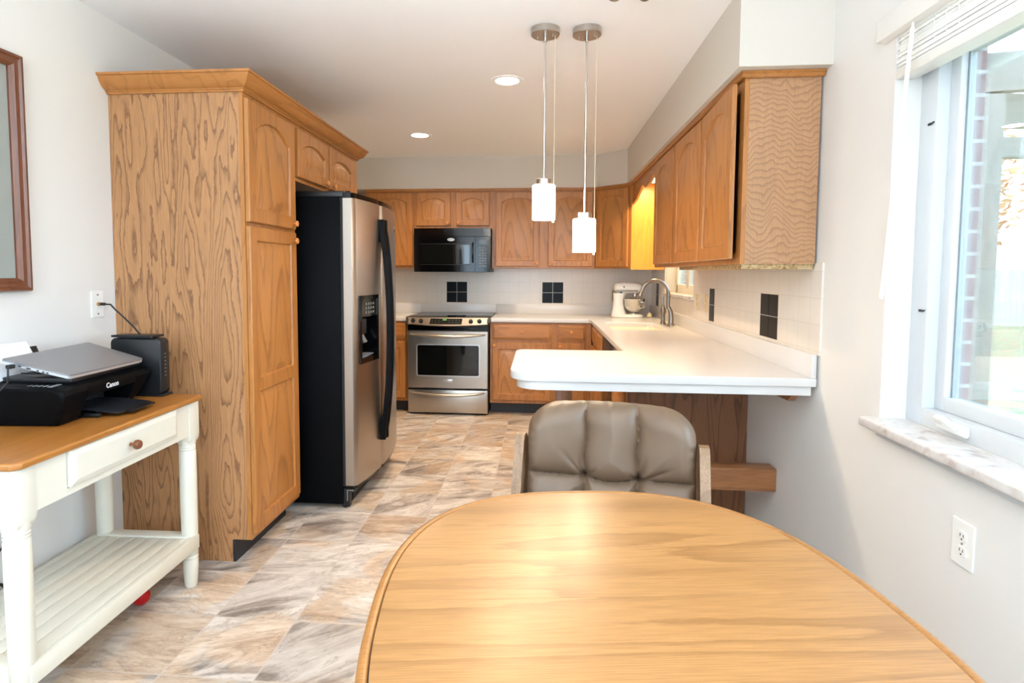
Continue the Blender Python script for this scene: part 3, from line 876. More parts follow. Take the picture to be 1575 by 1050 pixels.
# ------------------------------------------------------------------ refrigerator
fr = thing('refrigerator', 'side-by-side refrigerator with stainless doors and black sides next to the pantry', 'refrigerator', (-56, 139, 0))
FY0, FY1 = 121.2, 156.9
G().box(-74.5, -43.2, FY0, FY1, 1.0, 68.5, 0.25).build('body', 'black_tex', fr)
g = G().box(-43.3, -42.6, FY0 + 0.3, FY1 - 0.3, 5, 68.3)
g.build('door_gasket', 'rubber', fr, smooth=0)
def fcurve(y):
    """bowed front of the doors"""
    t = (y - (FY0 + FY1) / 2) / ((FY1 - FY0) / 2)
    return -38.15 - 2.0 * t * t
YSPL = 135.3
def fridge_door(ya, yb, z0, z1, hole=None):
    g = G()
    n = 22
    ys = [ya + (yb - ya) * i / n for i in range(n + 1)]
    if hole:
        ys = sorted(set(ys + [hole[0], hole[1]]))
    prof = []
    r = 0.5
    for y in ys:
        x = fcurve(y)
        e = min(y - ya, yb - y)
        end = FY0 if ya == FY0 else FY1
        if e < r:
            x -= r - math.sqrt(max(0, r * r - (r - e) ** 2))
        prof.append((x, y))
    zs = [z0, z1] if not hole else [z0, hole[2], hole[3], z1]
    vs, fs = [], []
    m = len(prof)
    for z in zs:
        for p in prof:
            vs.append((p[0], p[1], z))
    for k in range(len(zs) - 1):
        for i in range(m - 1):
            if hole and k == 1 and prof[i][1] >= hole[0] - 1e-6 and prof[i + 1][1] <= hole[1] + 1e-6:
                continue
            a = k * m + i
            fs.append((a, a + 1, a + 1 + m, a + m))
    g.add(vs, fs)
    xb = -42.5
    for i in (0, m - 1):                                     # door edges
        p = prof[i]
        g.add([(p[0], p[1], z0), (xb, p[1], z0), (xb, p[1], z1), (p[0], p[1], z1)], [(0, 1, 2, 3)])
    for z in (z0, z1):
        g.add([(p[0], p[1], z) for p in prof] + [(xb, prof[-1][1], z), (xb, prof[0][1], z)], [tuple(range(m + 2))])
    g.add([(xb, ya, z0), (xb, yb, z0), (xb, yb, z1), (xb, ya, z1)], [(0, 1, 2, 3)])
    return g, prof
H = (123.0, 132.8, 32.0, 47.2)
g, prof = fridge_door(FY0, YSPL - 0.12, 5.3, 68.2, H)
freezer = g.build('freezer_door', 'steel_z', fr, smooth=40)
g, _ = fridge_door(YSPL + 0.12, FY1, 5.3, 68.2)
fresh = g.build('fridge_door', 'steel_z', fr, smooth=40)
for par, ya, yb in ((freezer, FY0, YSPL - 0.12), (fresh, YSPL + 0.12, FY1)):
    n = 16
    for z0, z1, nm in ((68.2, 69.35, 'top_cap'), (4.5, 5.3, 'bottom_cap')):
        ys = [ya + (yb - ya) * i / n for i in range(n + 1)]
        pl = [(fcurve(y) - (0.25 if 0 < i < n else 0.6), y) for i, y in enumerate(ys)] + [(-42.5, yb), (-42.5, ya)]
        G().prism(pl, 'z', z0, z1).build(nm, 'black_gloss', par)
    G().lathe([(0.5, 69.3), (0.5, 69.75), (0.0, 69.75)], (-41.6, ya + 0.8 if ya == FY0 else yb - 0.8, 0), seg=14).build('hinge_cap', 'black_gloss', par)
G().box(-54, -42.3, FY0 + 0.2, FY0 + 2.6, 68.5, 69.75, 0.2).build('hinge_cover', 'black', fr)
G().box(-54, -42.3, FY1 - 2.6, FY1 - 0.2, 68.5, 69.75, 0.2).build('hinge_cover', 'black', fr)
# dispenser
g = G()
def dq(y, z, off=0.0):
    return (fcurve(y) + off, y, z)
bz = 0.9
ys = [H[0] + (H[1] - H[0]) * i / 8 for i in range(9)]
def ring_strip(z0, z1, ya, yb, off):
    yy = [ya + (yb - ya) * i / 8 for i in range(9)]
    g.loops([[dq(y, z0, 0.02) for y in yy] + [dq(y, z0, off) for y in reversed(yy)], [dq(y, z1, 0.02) for y in yy] + [dq(y, z1, off) for y in reversed(yy)]])
ring_strip(H[3] - 0.9, H[3], H[0], H[1], 0.28)
ring_strip(H[2], H[2] + 1.3, H[0], H[1], 0.28)
ring_strip(H[2] + 1.3, H[3] - 0.9, H[0], H[0] + 0.9, 0.28)
ring_strip(H[2] + 1.3, H[3] - 0.9, H[1] - 0.7, H[1], 0.28)
disp = g.build('dispenser', 'black_gloss', fr)
g = G()
ring_strip(42.4, H[3] - 0.9, H[0] + 0.9, H[1] - 0.7, 0.05)
g.build('control_panel', 'display', disp)
xb = -41.9
g = G()
a, b, c0, c1 = H[0] + 0.02, H[1] - 0.02, H[2] + 0.02, 42.4
g.add([(xb, a, c0), (xb, b, c0), (xb, b, c1), (xb, a, c1)], [(0, 1, 2, 3)])
for y in (a, b):
    g.add([(xb, y, c0), (fcurve(y), y, c0), (fcurve(y), y, c1), (xb, y, c1)], [(0, 1, 2, 3)])
for z in (c0, c1):
    g.add([(xb, a, z), (xb, b, z)] + [dq(y, z) for y in reversed(ys)], [tuple(range(2 + len(ys)))])
g.build('recess', 'black_gloss', disp, smooth=0)
g = G().box(-41.6, -39.6, 124.4, 128.2, 38.4, 41.9, 0.3)
g.build('ice_chute', 'black', disp)
for k in range(2):
    y = 125.2 + k * 3.6
    g = G().loops([[(-41.5, y - 0.9, 38.6), (-41.5, y + 0.9, 38.6), (-41.2, y + 0.9, 38.6), (-41.2, y - 0.9, 38.6)], [(-40.3, y - 1.1, 36.2), (-40.3, y + 1.1, 36.2), (-40.0, y + 1.1, 36.3), (-40.0, y - 1.1, 36.3)]])
    g.build('paddle', 'grey_plastic', disp)
g = G()
for k in range(7):
    g.box(-41.7, fcurve(128) - 0.3, 124.2 + k * 1.2, 124.7 + k * 1.2, 33.25, 33.5)
g.build('drip_grille', 'grey_plastic', disp, smooth=0)
g = G()
for r_ in range(3):
    for k in range(4):
        y = 126.3 + k * 1.25
        g.box(fcurve(y) + 0.04, fcurve(y) + 0.09, y - 0.42, y + 0.42, 43.1 + r_ * 0.95, 43.6 + r_ * 0.95)
g.build('buttons', 'grey_plastic', disp, smooth=0)
# bowed black handles either side of the split
for par, yc, s in ((freezer, YSPL - 1.0, -1), (fresh, YSPL + 1.0, 1)):
    g = G()
    ls = []
    N_ = 28
    for i in range(N_ + 1):
        t = i / N_
        z = 12.2 + (64.6 - 12.2) * t
        k = math.sin(math.pi * t) ** 0.55
        x = fcurve(yc) + 0.15 + 2.2 * k
        wd = 1.05 - 0.35 * k
        th = 0.55 + 0.35 * (1 - k)
        yy = yc + s * 0.25 * k
        ls.append([(x - th, yy - wd / 2, z), (x + 0.2, yy - wd / 2, z), (x + 0.45, yy - wd / 4, z), (x + 0.45, yy + wd / 4, z), (x + 0.2, yy + wd / 2, z), (x - th, yy + wd / 2, z)])
    g.loops(ls)
    g.box(fcurve(yc) - 0.1, fcurve(yc) + 1.3, yc - 0.5, yc + 0.5, 12.0, 17.5, 0.2).box(fcurve(yc) - 0.1, fcurve(yc) + 1.3, yc - 0.5, yc + 0.5, 59.5, 64.8, 0.2)
    g.build('handle', 'black_soft', par, smooth=50)
G().lathe([(0.75, 0.0), (0.72, 0.08), (0.0, 0.12)], (fcurve(151) - 0.02, 151, 63.6), (1, 0, 0), 20).build('badge', 'chrome', fresh)
g = G().box(-43.2, -42.2, FY0 + 0.4, FY1 - 0.4, 0.6, 4.4, 0.1)
for k in range(6):
    g.box(-42.2, -41.9, FY0 + 3, FY1 - 3, 1.0 + k * 0.55, 1.25 + k * 0.55)
g.build('toe_grille', 'black', fr)
for y in (FY0 + 0.5, FY1 - 2.1):
    g = G().box(-43.1, -40.6, y, y + 1.6, 3.6, 4.5, 0.1).box(-42.4, -41.9, y + 0.1, y + 1.5, 0.3, 3.6, 0.1)
    g.box(-43.6, -42.0, y + 0.1, y + 1.5, 0.9, 3.7, 0.1)
    g.lathe([(0.9, 0.0), (0.9, 0.9)], (-43.0, y + 0.3, 0.9), (0, 1, 0), 14)
    g.build('roller', 'black', fr)
G().tube([(-42.3, FY0 + 0.38, 1.7), (-42.3, FY0 + 0.38, 4.15), (-40.9, FY0 + 0.42, 4.15)], 0.09, 6).build('hinge_bracket', 'aluminium_edge', fr)

# ------------------------------------------------------------------ range
rg = thing('range', 'stainless slide-in electric range with black cooktop on the back wall', 'stove', (-33.7, 220, 0))
RX0, RX1 = -48.65, -18.9
G().box(RX0, RX1, 208.6, YB - 1.2, 0.3, 34.5).build('body', 'black', rg, smooth=0)
G().box(-49.15, -18.3, 207.3, YB - 1.0, 35.75, 36.1, 0.12).build('cooktop', 'black_gloss', rg)
for x, y, r in ((-41, 214, 3.8), (-26.5, 214, 4.4), (-41, 226, 3.2), (-26.5, 226, 3.2)):
    G().lathe([(r, 36.105), (r, 36.115), (r - 0.12, 36.115), (r - 0.12, 36.105)], (x, y, 0), seg=32, cap=False).build('burner_ring', 'grey_plastic', rg)
# sloped control fascia
def fascia_y(x, b):
    t = (x + 33.75) / 15.2
    return 207.2 - b * (1 - t * t)
N_ = 20
xs = [-48.5 + (29.5) * i / N_ for i in range(N_ + 1)]
g = G()
ls = []
for x in xs:
    t = (x + 33.75) / 14.8
    ls.append([(x, fascia_y(x, 1.2) - 0.0, 35.95), (x, fascia_y(x, 1.6) - 1.05, 33.75 - 0.55 * (1 - t * t)), (x, fascia_y(x, 1.5) - 0.8, 33.4 - 0.55 * (1 - t * t)), (x, 208.4, 33.0), (x, 208.4, 35.9)])
g.loops(ls)
fas = g.build('control_fascia', 'steel_x', rg, smooth=50)
for x0, x1 in ((-49.2, -48.2), (-19.3, -18.3)):
    G().prism([(207.3, 36.1), (206.0, 34.2), (206.5, 33.2), (208.6, 32.8), (208.6, 36.1)], 'x', x0, x1).build('end_cap', 'black', fas)
def on_fascia(x, s, o=0.0):
    a = Vector((x, fascia_y(x, 1.2), 35.95))
    t = (x + 33.75) / 14.8
    b = Vector((x, fascia_y(x, 1.6) - 1.05, 33.75 - 0.55 * (1 - t * t)))
    d = (b - a).normalized()
    n = Vector((0, d.z, -d.y))
    if n.y > 0:
        n = -n
    return a + (b - a) * s + n * o, n
for x in (-46.3, -43.3, -25.1, -22.0):
    p, n = on_fascia(x, 0.52)
    k = G().lathe([(0.8, -0.1), (0.8, 0.35), (0.62, 0.9), (0.5, 1.0), (0, 1.0)], p, n, 18)
    k.build('knob', 'black', fas)
g = G()
q = [on_fascia(-39.8, 0.12, 0.04)[0], on_fascia(-28.2, 0.12, 0.04)[0], on_fascia(-28.4, 0.86, 0.04)[0], on_fascia(-40.2, 0.86, 0.04)[0]]
q2 = [on_fascia(-39.8, 0.12, -0.2)[0], on_fascia(-28.2, 0.12, -0.2)[0], on_fascia(-28.4, 0.86, -0.2)[0], on_fascia(-40.2, 0.86, -0.2)[0]]
# follow the bow of the fascia
top = [on_fascia(-39.8 + 11.6 * i / 10, 0.12, 0.05)[0] for i in range(11)]
bt = [on_fascia(-40.2 + 11.8 * i / 10, 0.86, 0.05)[0] for i in range(11)]
vs = top + bt
g.add(vs, [(i, i + 1, i + 12, i + 11) for i in range(10)])
dsp = g.build('display', 'display', fas)
g = G()
for i in range(9):
    x = -39.2 + i * 1.25
    if 3 <= i <= 4:
        continue
    for s in (0.35, 0.62):
        p, n = on_fascia(x, s, 0.07)
        G().box(p.x - 0.2, p.x + 0.2, p.y - 0.01, p.y + 0.01, p.z - 0.07, p.z + 0.07).build('touch_key', 'grey_plastic', fas, smooth=0)
p, n = on_fascia(-34.6, 0.3, 0.07)
G().box(p.x - 0.7, p.x + 0.7, p.y - 0.01, p.y + 0.01, p.z - 0.16, p.z + 0.16).build('clock_digits', 'led_green', fas, smooth=0)
G().box(RX0 + 0.15, RX1 - 0.15, 207.6, 208.7, 31.2, 33.4).build('vent_band', 'black_gloss', rg, smooth=0)
# oven door with a real window opening
g = G(frame((0, 208.6, 0), (1, 0, 0), (0, -1, 0)))
dx0, dx1, dz0, dz1 = RX0 + 0.1, RX1 - 0.1, 9.9, 31.0
wo = [(q[0], 1.75, q[1]) for q in rrect(-45.4, -21.9, 14.2, 26.1, 0.7, 4)]
def rect_match(x0, x1, z0, z1, n, ref):
    cx, cz = (x0 + x1) / 2, (z0 + z1) / 2
    out = []
    rx0, rx1 = min(p[0] for p in ref), max(p[0] for p in ref)
    rz0, rz1 = min(p[2] for p in ref), max(p[2] for p in ref)
    for p in ref:
        u = x0 if p[0] < rx0 + 0.72 else x1
        v = z0 if p[2] < rz0 + 0.72 else z1
        out.append((u, n, v))
    return out
g.loops([rect_match(dx0, dx1, dz0, dz1, 0.0, wo), rect_match(dx0, dx1, dz0, dz1, 1.6, wo), rect_match(dx0 + 0.15, dx1 - 0.15, dz0 + 0.15, dz1 - 0.15, 1.75, wo), wo, [(p[0], 1.2, p[2]) for p in wo]], cap0=False, cap1=False)
od = g.build('oven_door', 'steel_x', rg, smooth=30)
g = G(frame((0, 208.6, 0), (1, 0, 0), (0, -1, 0)))
g.loops([[(p[0], 1.86, p[2]) for p in wo], [((p[0] + 33.65) * 0.968 - 33.65, 1.86, (p[2] - 20.15) * 0.94 + 20.15) for p in wo], [((p[0] + 33.65) * 0.968 - 33.65, 1.3, (p[2] - 20.15) * 0.94 + 20.15) for p in wo], [(p[0], 1.3, p[2]) for p in wo]], wrap=True)
g.build('window_bezel', 'aluminium_edge', od)
G().box(-45.5, -21.8, 207.1, 207.3, 14.1, 26.2).build('window', 'dark_glass', od, smooth=0)
def bow_handle(par, z, x0, x1, dip, out):
    pts = []
    for i in range(21):
        t = i / 20
        k = math.sin(math.pi * t)
        pts.append((x0 + (x1 - x0) * t, 206.85 - 0.35 - out * k ** 0.6, z - dip * k))
    g = G().tube(pts, lambda t: 0.3 + 0.32 * math.sin(math.pi * t), 12)
    g.box(x0, x0 + 1.2, 206.3, 206.9, z - 0.25, z + 0.25, 0.1).box(x1 - 1.2, x1, 206.3, 206.9, z - 0.25, z + 0.25, 0.1)
    g.build('handle', 'steel_x', par)
bow_handle(od, 29.75, -47.6, -20.0, 0.55, 1.9)
G().box(-35.4, -32.0, 206.75, 206.9, 12.2, 13.2, 0.06).build('badge', 'aluminium_edge', od)
dr = G(frame((0, 208.6, 0), (1, 0, 0), (0, -1, 0))).box(dx0, dx1, 0, 1.75, 0.7, 9.2, 0.2).build('storage_drawer', 'steel_x', rg)
bow_handle(dr, 8.35, -47.4, -20.2, 0.75, 1.9)

# ------------------------------------------------------------------ microwave over the range
mw = thing('microwave', 'black over-the-range microwave with dark window under the short oak cabinet', 'microwave', (-33.7, 227, 52.3))
MX0, MX1, MZ0, MZ1 = -48.9, -19.3, 52.2, 69.2
G().box(MX0, MX1, 220.6, YB - 0.4, MZ0 + 0.3, MZ1 - 0.02).build('body', 'black', mw, smooth=0)
def mwy(x):
    t = (x - (MX0 + MX1) / 2) / ((MX1 - MX0) / 2)
    return 218.6 + 0.9 * t * t
def mw_panel(x0, x1, z0, z1, off=0.0, n=12, back_=220.6):
    g = G()
    ls = []
    for i in range(n + 1):
        x = x0 + (x1 - x0) * i / n
        ls.append([(x, mwy(x) - off, z0), (x, mwy(x) - off, z1), (x, back_, z1), (x, back_, z0)])
    return g.loops(ls)
md = mw_panel(MX0, -25.2, MZ0 + 0.4, 66.0).build('door', 'black_gloss', mw, smooth=30)
mw_panel(-46.2, -27.3, 55.6, 62.9, 0.03, back_=220).build('window', 'dark_glass', md, smooth=30)
g = G()
for z in (55.2, 63.1):
    ls = []
    for i in range(13):
        x = -46.6 + 19.7 * i / 12
        ls.append([(x, mwy(x) - 0.1, z), (x, mwy(x) - 0.1, z + 0.2), (x, mwy(x) + 0.2, z + 0.2), (x, mwy(x) + 0.2, z)])
    g.loops(ls)
g.build('window_trim', 'black', md)
pts = [(-26.0, mwy(-26) - 0.1, 56.2), (-26.0, mwy(-26) - 1.1, 57.2), (-26.0, mwy(-26) - 1.25, 60), (-26.0, mwy(-26) - 1.1, 62.6), (-26.0, mwy(-26) - 0.1, 63.6)]
G().tube(pts, 0.32, 10).build('handle', 'black_gloss', md)
g = G()
N_ = 24
poly = []
for i in range(N_):
    a = 2 * math.pi * i / N_
    poly.append((-34.4 + 1.45 * math.cos(a) * (1 - 0.0 * abs(math.sin(a))), 64.8 + 0.62 * math.sin(a) * (abs(math.sin(a)) ** 0.25)))
g.loops([[(p[0], mwy(-34.4) - 0.02, p[1]) for p in poly], [(p[0], mwy(-34.4) - 0.12, p[1]) for p in poly]])
bdg = g.build('badge', 'nickel', md)
g = G()
ls = []
for i in range(25):
    a = math.radians(20 + 320 * i / 24)
    ls.append((-34.4 + 0.75 * math.cos(a), mwy(-34.4) - 0.14, 64.8 + 0.26 * math.sin(a)))
g.tube(ls, 0.045, 6)
g.build('emblem', 'brass', md)
cp = mw_panel(-25.1, MX1, MZ0 + 0.4, 66.0).build('control_panel', 'black_gloss', mw, smooth=30)
mw_panel(-23.6, -20.6, 63.0, 64.6, 0.03, back_=220).build('display', 'display', cp)
g = G()
for r_ in range(8):
    for k in range(3):
        x = -23.6 + k * 1.05
        z = 61.9 - r_ * 0.98
        g.box(x, x + 0.62, mwy(x) - 0.05, mwy(x) + 0.2, z - 0.4, z)
g.build('buttons', 'grey_plastic', cp, smooth=0)
g = mw_panel(MX0, MX1, 66.15, MZ1 - 0.02, 0.0)
vg = g.build('vent_grille', 'black_gloss', mw, smooth=30)
# ------------------------------------------------------------------ base cabinets
YC = 210.1
lowb = frame((0, YC, 0), (1, 0, 0), (0, -1, 0))
def base_cab(label, x0, x1, items, group='oak base cabinets'):
    c = thing('base_cabinet', label, 'cabinet', ((x0 + x1) / 2, 222, 0), group=group)
    carcass(c, lowb, x0, x1, YB - YC - 0.1, 4.2, 34.2)
    face_frame(c, lowb, x0, x1, 4.2, 34.2, [(a + 0.7, b - 0.7, lo + 0.7, hi - 0.7) for a, b, lo, hi, *_ in items])
    G(lowb).box(x0, x1, -3.5, -3.0, 0, 4.2).build('toe_kick', 'kick', c, smooth=0)
    for a, b, lo, hi, kind, kn in items:
        if kind == 'drawer':
            make_drawer(c, lowb, a, b, lo, hi)
        else:
            make_door(c, lowb, a, b, lo, hi, knob=kn, st=2.2)
    return c
base_cab('oak base cabinet between the refrigerator and the range', -63, -49.35, [(-62, -50.0, 27.9, 33.7, 'drawer', None), (-62, -50.0, 5.4, 26.6, 'door', (-61, 25.6))])
base_cab('wide oak base cabinet with a drawer over one door, right of the range', -18.45, 4.95, [(-17.65, 3.95, 27.9, 33.5, 'drawer', None), (-17.65, 3.95, 5.4, 26.6, 'door', (-16.8, 25.7))])
base_cab('narrow oak base cabinet with a drawer, next to the inner counter corner', 5.0, 18.4, [(6.3, 16.0, 27.9, 33.5, 'drawer', None), (6.3, 16.0, 5.4, 26.7, 'door', (7.2, 25.6))])
XB = 18.9
lowr = frame((XB, 0, 0), (0, -1, 0), (-1, 0, 0))
def base_right(label, ya, yb, items, cat='cabinet'):
    c = thing('base_cabinet', label, cat, (31, (ya + yb) / 2, 0), group='oak base cabinets')
    carcass(c, lowr, -yb, -ya, XR - XB - 0.5, 4.2, 34.2 if ya < 160 else 28.0)
    face_frame(c, lowr, -yb, -ya, 4.2, 34.2, [(-b + 0.7, -a - 0.7, lo + 0.7, hi - 0.7) for a, b, lo, hi, *_ in items])
    G(lowr).box(-yb, -ya, -3.5, -3.0, 0, 4.2).build('toe_kick', 'kick', c, smooth=0)
    for a, b, lo, hi, kind, kn in items:
        if kind == 'drawer':
            make_drawer(c, lowr, -b, -a, lo, hi, knob=kn is not None)
        else:
            make_door(c, lowr, -b, -a, lo, hi, knob=kn, st=2.2)
    return c
base_right('oak sink base cabinet under the right-hand counter', 171.2, 209.9, [(172, 188.6, 27.9, 33.5, 'drawer', None), (189.4, 206, 27.9, 33.5, 'drawer', None), (172, 188.6, 5.4, 26.6, 'door', (-187.6, 25.6)), (189.4, 206, 5.4, 26.6, 'door', (-190.4, 25.6))])
c = base_right('oak base cabinet ending in the dark plywood panel under the peninsula', 126.75, 147, [(128, 146, 27.9, 33.5, 'drawer', 1), (128, 146, 5.4, 26.6, 'door', (-145, 25.6))])
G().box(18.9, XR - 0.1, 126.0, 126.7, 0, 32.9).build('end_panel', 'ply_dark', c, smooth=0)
# dishwasher between them
dw = thing('dishwasher', 'black dishwasher in the right-hand base run below the sink counter', 'dishwasher', (31, 159, 0))
G().box(XB + 0.6, XR - 1, 147.3, 170.9, 0.5, 33.6).build('body', 'black_matte', dw, smooth=0)
G(lowr).box(-170.8, -147.3, -0.6, 0.6, 4.5, 28.8, 0.15).build('door', 'black_gloss', dw)
G(lowr).box(-170.8, -147.3, -0.6, 0.75, 29.0, 33.6, 0.15).build('control_panel', 'black', dw)
G(lowr).box(-170.8, -147.3, -3.5, -3.0, 0, 4.4).build('toe_kick', 'kick', dw, smooth=0)
G(lowr).box(-165, -153, 0.7, 1.7, 29.4, 30.3, 0.25).build('handle', 'black', dw)

# ------------------------------------------------------------------ countertops
def edge_round(pts):
    return pts
CT0, CT1 = 34.25, 35.7
ct = thing('countertop', 'white solid-surface counter wrapping the corner into a rounded peninsula', 'countertop', (31, 170, 34.25))
outline = [(-18.2, YB - 0.35), (-18.2, 209.1), (17.2, 209.1), (17.9, 208.4), (17.9, 125.9), (17.4, 125.4)]
outline += arc(-5.2 + 2.2, 125.4 - 2.2, 2.2, 90, 180, 8) + arc(-5.2 + 4.6, 95.5 + 4.6, 4.6, 180, 270, 10)
outline += [(44.1, 95.5), (44.1, YB - 0.35)]
SX0, SX1, SY0, SY1 = 21.4, 37.8, 172.0, 197.6
g = slab('ct', [outline, rrect(SX0, SX1, SY0, SY1, 2.2)], CT0, CT1, 0.18, None)
g.build('worktop', 'counter', ct, smooth=40)
# apron strip under the peninsula edge
ap_o = arc(-4.1 + 2.0, 124.6 - 2.0, 2.0, 90, 180, 8) + arc(-4.1 + 4.2, 96.1 + 4.2, 4.2, 180, 270, 10) + [(43.6, 96.1)]
ap_i = [(43.6, 97.0)] + [(p[0] + 0.0, p[1]) for p in reversed(arc(-3.2 + 3.4, 97.0 + 3.4, 3.4, 180, 270, 10))] + [(p[0], p[1]) for p in reversed(arc(-3.2 + 1.2, 123.7 - 1.2, 1.2, 90, 180, 8))] + [(17.0, 123.7), (17.0, 124.6)]
g = slab('ap', [ap_o[::-1] + ap_i[::-1]], 32.75, CT0 - 0.02, 0.04, None)
g.build('apron', 'counter', ct, smooth=40)
G().box(-18.2, XR - 1.05, YB - 1.05, YB - 0.34, CT1, 39.45, 0.06).build('backsplash', 'counter', ct)
G().box(XR - 1.05, XR - 0.34, 95.5, YB - 0.36, CT1, 39.45, 0.06).build('backsplash', 'counter', ct)
# sink bowl hung below the opening
g = G()
ls = []
for ins, z in ((-0.05, CT1 - 0.25), (0.0, CT0), (0.35, 31), (0.9, 28.9), (2.2, 28.4)):
    ls.append([(p[0], p[1], z) for p in rrect(SX0 - 0.02 + ins, SX1 + 0.02 - ins, SY0 - 0.02 + ins, SY1 + 0.02 - ins, 2.2, 6)])
g.loops(ls, cap0=False)
g.build('sink_bowl', 'sink', ct, smooth=60)
G().lathe([(1.7, 28.42), (1.7, 28.5), (1.3, 28.46), (0.0, 28.44)], (29.5, 185, 0), seg=24).build('drain', 'chrome', ct)
c2 = thing('countertop', 'short white counter piece between the refrigerator and the range', 'countertop', (-56, 222, 34.25))
g = slab('c', [[(-65, YB - 0.35), (-65, 209.1), (-49.3, 209.1), (-49.3, YB - 0.35)]], CT0, CT1, 0.18, None)
g.build('worktop', 'counter', c2, smooth=40)
G().box(-65, -49.35, YB - 1.05, YB - 0.34, CT1, 39.45, 0.06).build('backsplash', 'counter', c2)
tag(G().box(-49.3, -18.25, YB - 1.0, YB - 0.34, 34.0, 39.45, 0.06).build('backsplash_strip', 'counter'), 'plain white splash strip on the wall directly behind the cooktop', 'backsplash')
# peninsula support: post and foot rail
ps = thing('peninsula_post', 'square brown oak post holding up the overhanging peninsula end', 'post', (4.6, 112, 0))
G().box(3.0, 6.2, 110.2, 113.4, 0, CT0 - 0.02, 0.12).build('post_shaft', 'oak_brown_z', ps)
o = G().box(6.22, XR - 0.05, 110.0, 113.5, 11.5, 15.85, 0.15).build('foot_rail', 'oak_brown_x')
tag(o, 'brown oak foot rail between the post and the wall under the peninsula', 'rail')
g = G()
g.prism([(97.2, 32.7), (113, 32.7), (113, 31.9), (104, 31.2), (99, 31.3)], 'x', 41.2, 42.4)
br = g.build('counter_bracket', 'oak_brown_z')
tag(br, 'small wooden bracket under the peninsula at the wall', 'bracket')

# ------------------------------------------------------------------ things on the counter
fa = thing('kitchen_faucet', 'brushed nickel gooseneck faucet behind the white sink', 'faucet', (40.4, 187, 35.7))
g = slab('fp', [[(40.4 + 1.15 * math.cos(a) * 1.0, 187.5 + 5.0 * math.sin(a)) for a in [2 * math.pi * i / 28 for i in range(28)]]], 35.7, 36.0, 0.1, None)
g.build('deck_plate', 'nickel', fa)
g = G()
g.lathe([(1.15, 36.0), (1.15, 36.5), (0.85, 36.6)], (40.8, 184.6, 0), seg=20)
pts = [(40.8, 184.6, 36.5), (40.85, 184.6, 38.4), (40.7, 184.7, 40.2), (40.3, 184.9, 41.3), (39.9, 185.0, 42.0)]
g.tube(pts, lambda t: 0.82 - 0.22 * t, 14)
g.build('faucet_body', 'nickel_dark', fa)
pts = [(39.9, 185.0, 41.2), (39.9, 185.0, 46.0)]
for i in range(1, 17):
    a = math.pi * i / 16 * 0.93
    pts.append((39.9 - 4.1 * (1 - math.cos(a)), 185.0, 46.0 + 4.1 * math.sin(a)))
G().tube(pts, 0.56, 14).build('spout', 'nickel_dark', fa)
e = Vector(pts[-1])
d = (Vector(pts[-1]) - Vector(pts[-2])).normalized()
G().lathe([(0.5, -0.1), (0.58, 0.2), (0.62, 0.9), (0.85, 1.5), (0.85, 1.8), (0.0, 1.8)], e, d, 18).build('spray_head', 'nickel_dark', fa)
g = G().lathe([(0.9, 36.0), (0.9, 36.4), (0.72, 36.7), (0.62, 38.6), (0.95, 39.9), (0.9, 40.8), (0.5, 41.5), (0.38, 42.2)], (39.6, 190.6, 0), seg=18)
g.tube([(39.6, 190.6, 41.5), (39.4, 190.8, 43.0), (39.3, 190.9, 44.8)], lambda t: 0.3 + 0.12 * t, 10)
g.build('lever_handle', 'nickel_dark', fa)

mx = thing('stand_mixer', 'white stand mixer with a steel bowl in the counter corner', 'mixer', (32.5, 221.5, 35.7))
my = 221.5
def oval(cx, cy, rx, ry, z, n=24, p=2.6):
    out = []
    for i in range(n):
        a = 2 * math.pi * i / n
        c, s_ = math.cos(a), math.sin(a)
        out.append((cx + rx * abs(c) ** (2 / p) * (1 if c > 0 else -1), cy + ry * abs(s_) ** (2 / p) * (1 if s_ > 0 else -1), z))
    return out
g = G()
g.loops([oval(32.6, my, 5.9, 3.9, 35.72), oval(32.6, my, 6.1, 4.1, 36.0), oval(32.7, my, 5.8, 3.8, 36.7), oval(32.7, my, 5.2, 3.3, 36.95)])
g.loops([oval(29.6, my, 2.9, 2.5, 36.4), oval(29.4, my, 2.3, 2.0, 38.6), oval(29.3, my, 1.9, 1.8, 41.5), oval(29.5, my, 2.1, 1.9, 43.6), oval(29.8, my, 2.5, 2.0, 44.8)])
g.build('pedestal', 'white_plastic', mx, smooth=60)
g = G()
hs = []
for t, r, zc in ((0.0, 0.5, 46.9), (0.03, 1.35, 46.85), (0.12, 2.0, 46.75), (0.35, 2.25, 46.7), (0.65, 2.25, 46.7), (0.85, 2.0, 46.65), (0.95, 1.5, 46.6), (1.0, 0.5, 46.5)):
    x = 27.6 + 10.6 * t
    hs.append([(x, my + r * 1.02 * math.cos(a), zc + r * 0.98 * math.sin(a)) for a in [2 * math.pi * i / 22 for i in range(22)]])
g.loops(hs)
g.build('motor_head', 'white_plastic', mx, smooth=60)
G().box(28.2, 36.2, my - 2.42, my + 2.42, 45.55, 45.95, 0.1).build('trim_band', 'nickel_dark', mx)
G().lathe([(0.28, 0), (0.28, 0.4), (0, 0.4)], (31.0, my - 2.1, 47.2), (0, -1, 0), 12).build('speed_knob', 'black', mx)
G().lathe([(0.32, 0), (0.3, 0.5), (0, 0.5)], (30.0, my - 1.9, 45.1), (0, -1, 0), 12).build('lock_lever', 'black', mx)
G().lathe([(0.9, 0.0), (0.9, 1.3), (0.6, 1.5), (0.0, 1.5)], (35.4, my, 44.9), (0, 0, -1), 18).build('beater_hub', 'nickel', mx)
g = G()
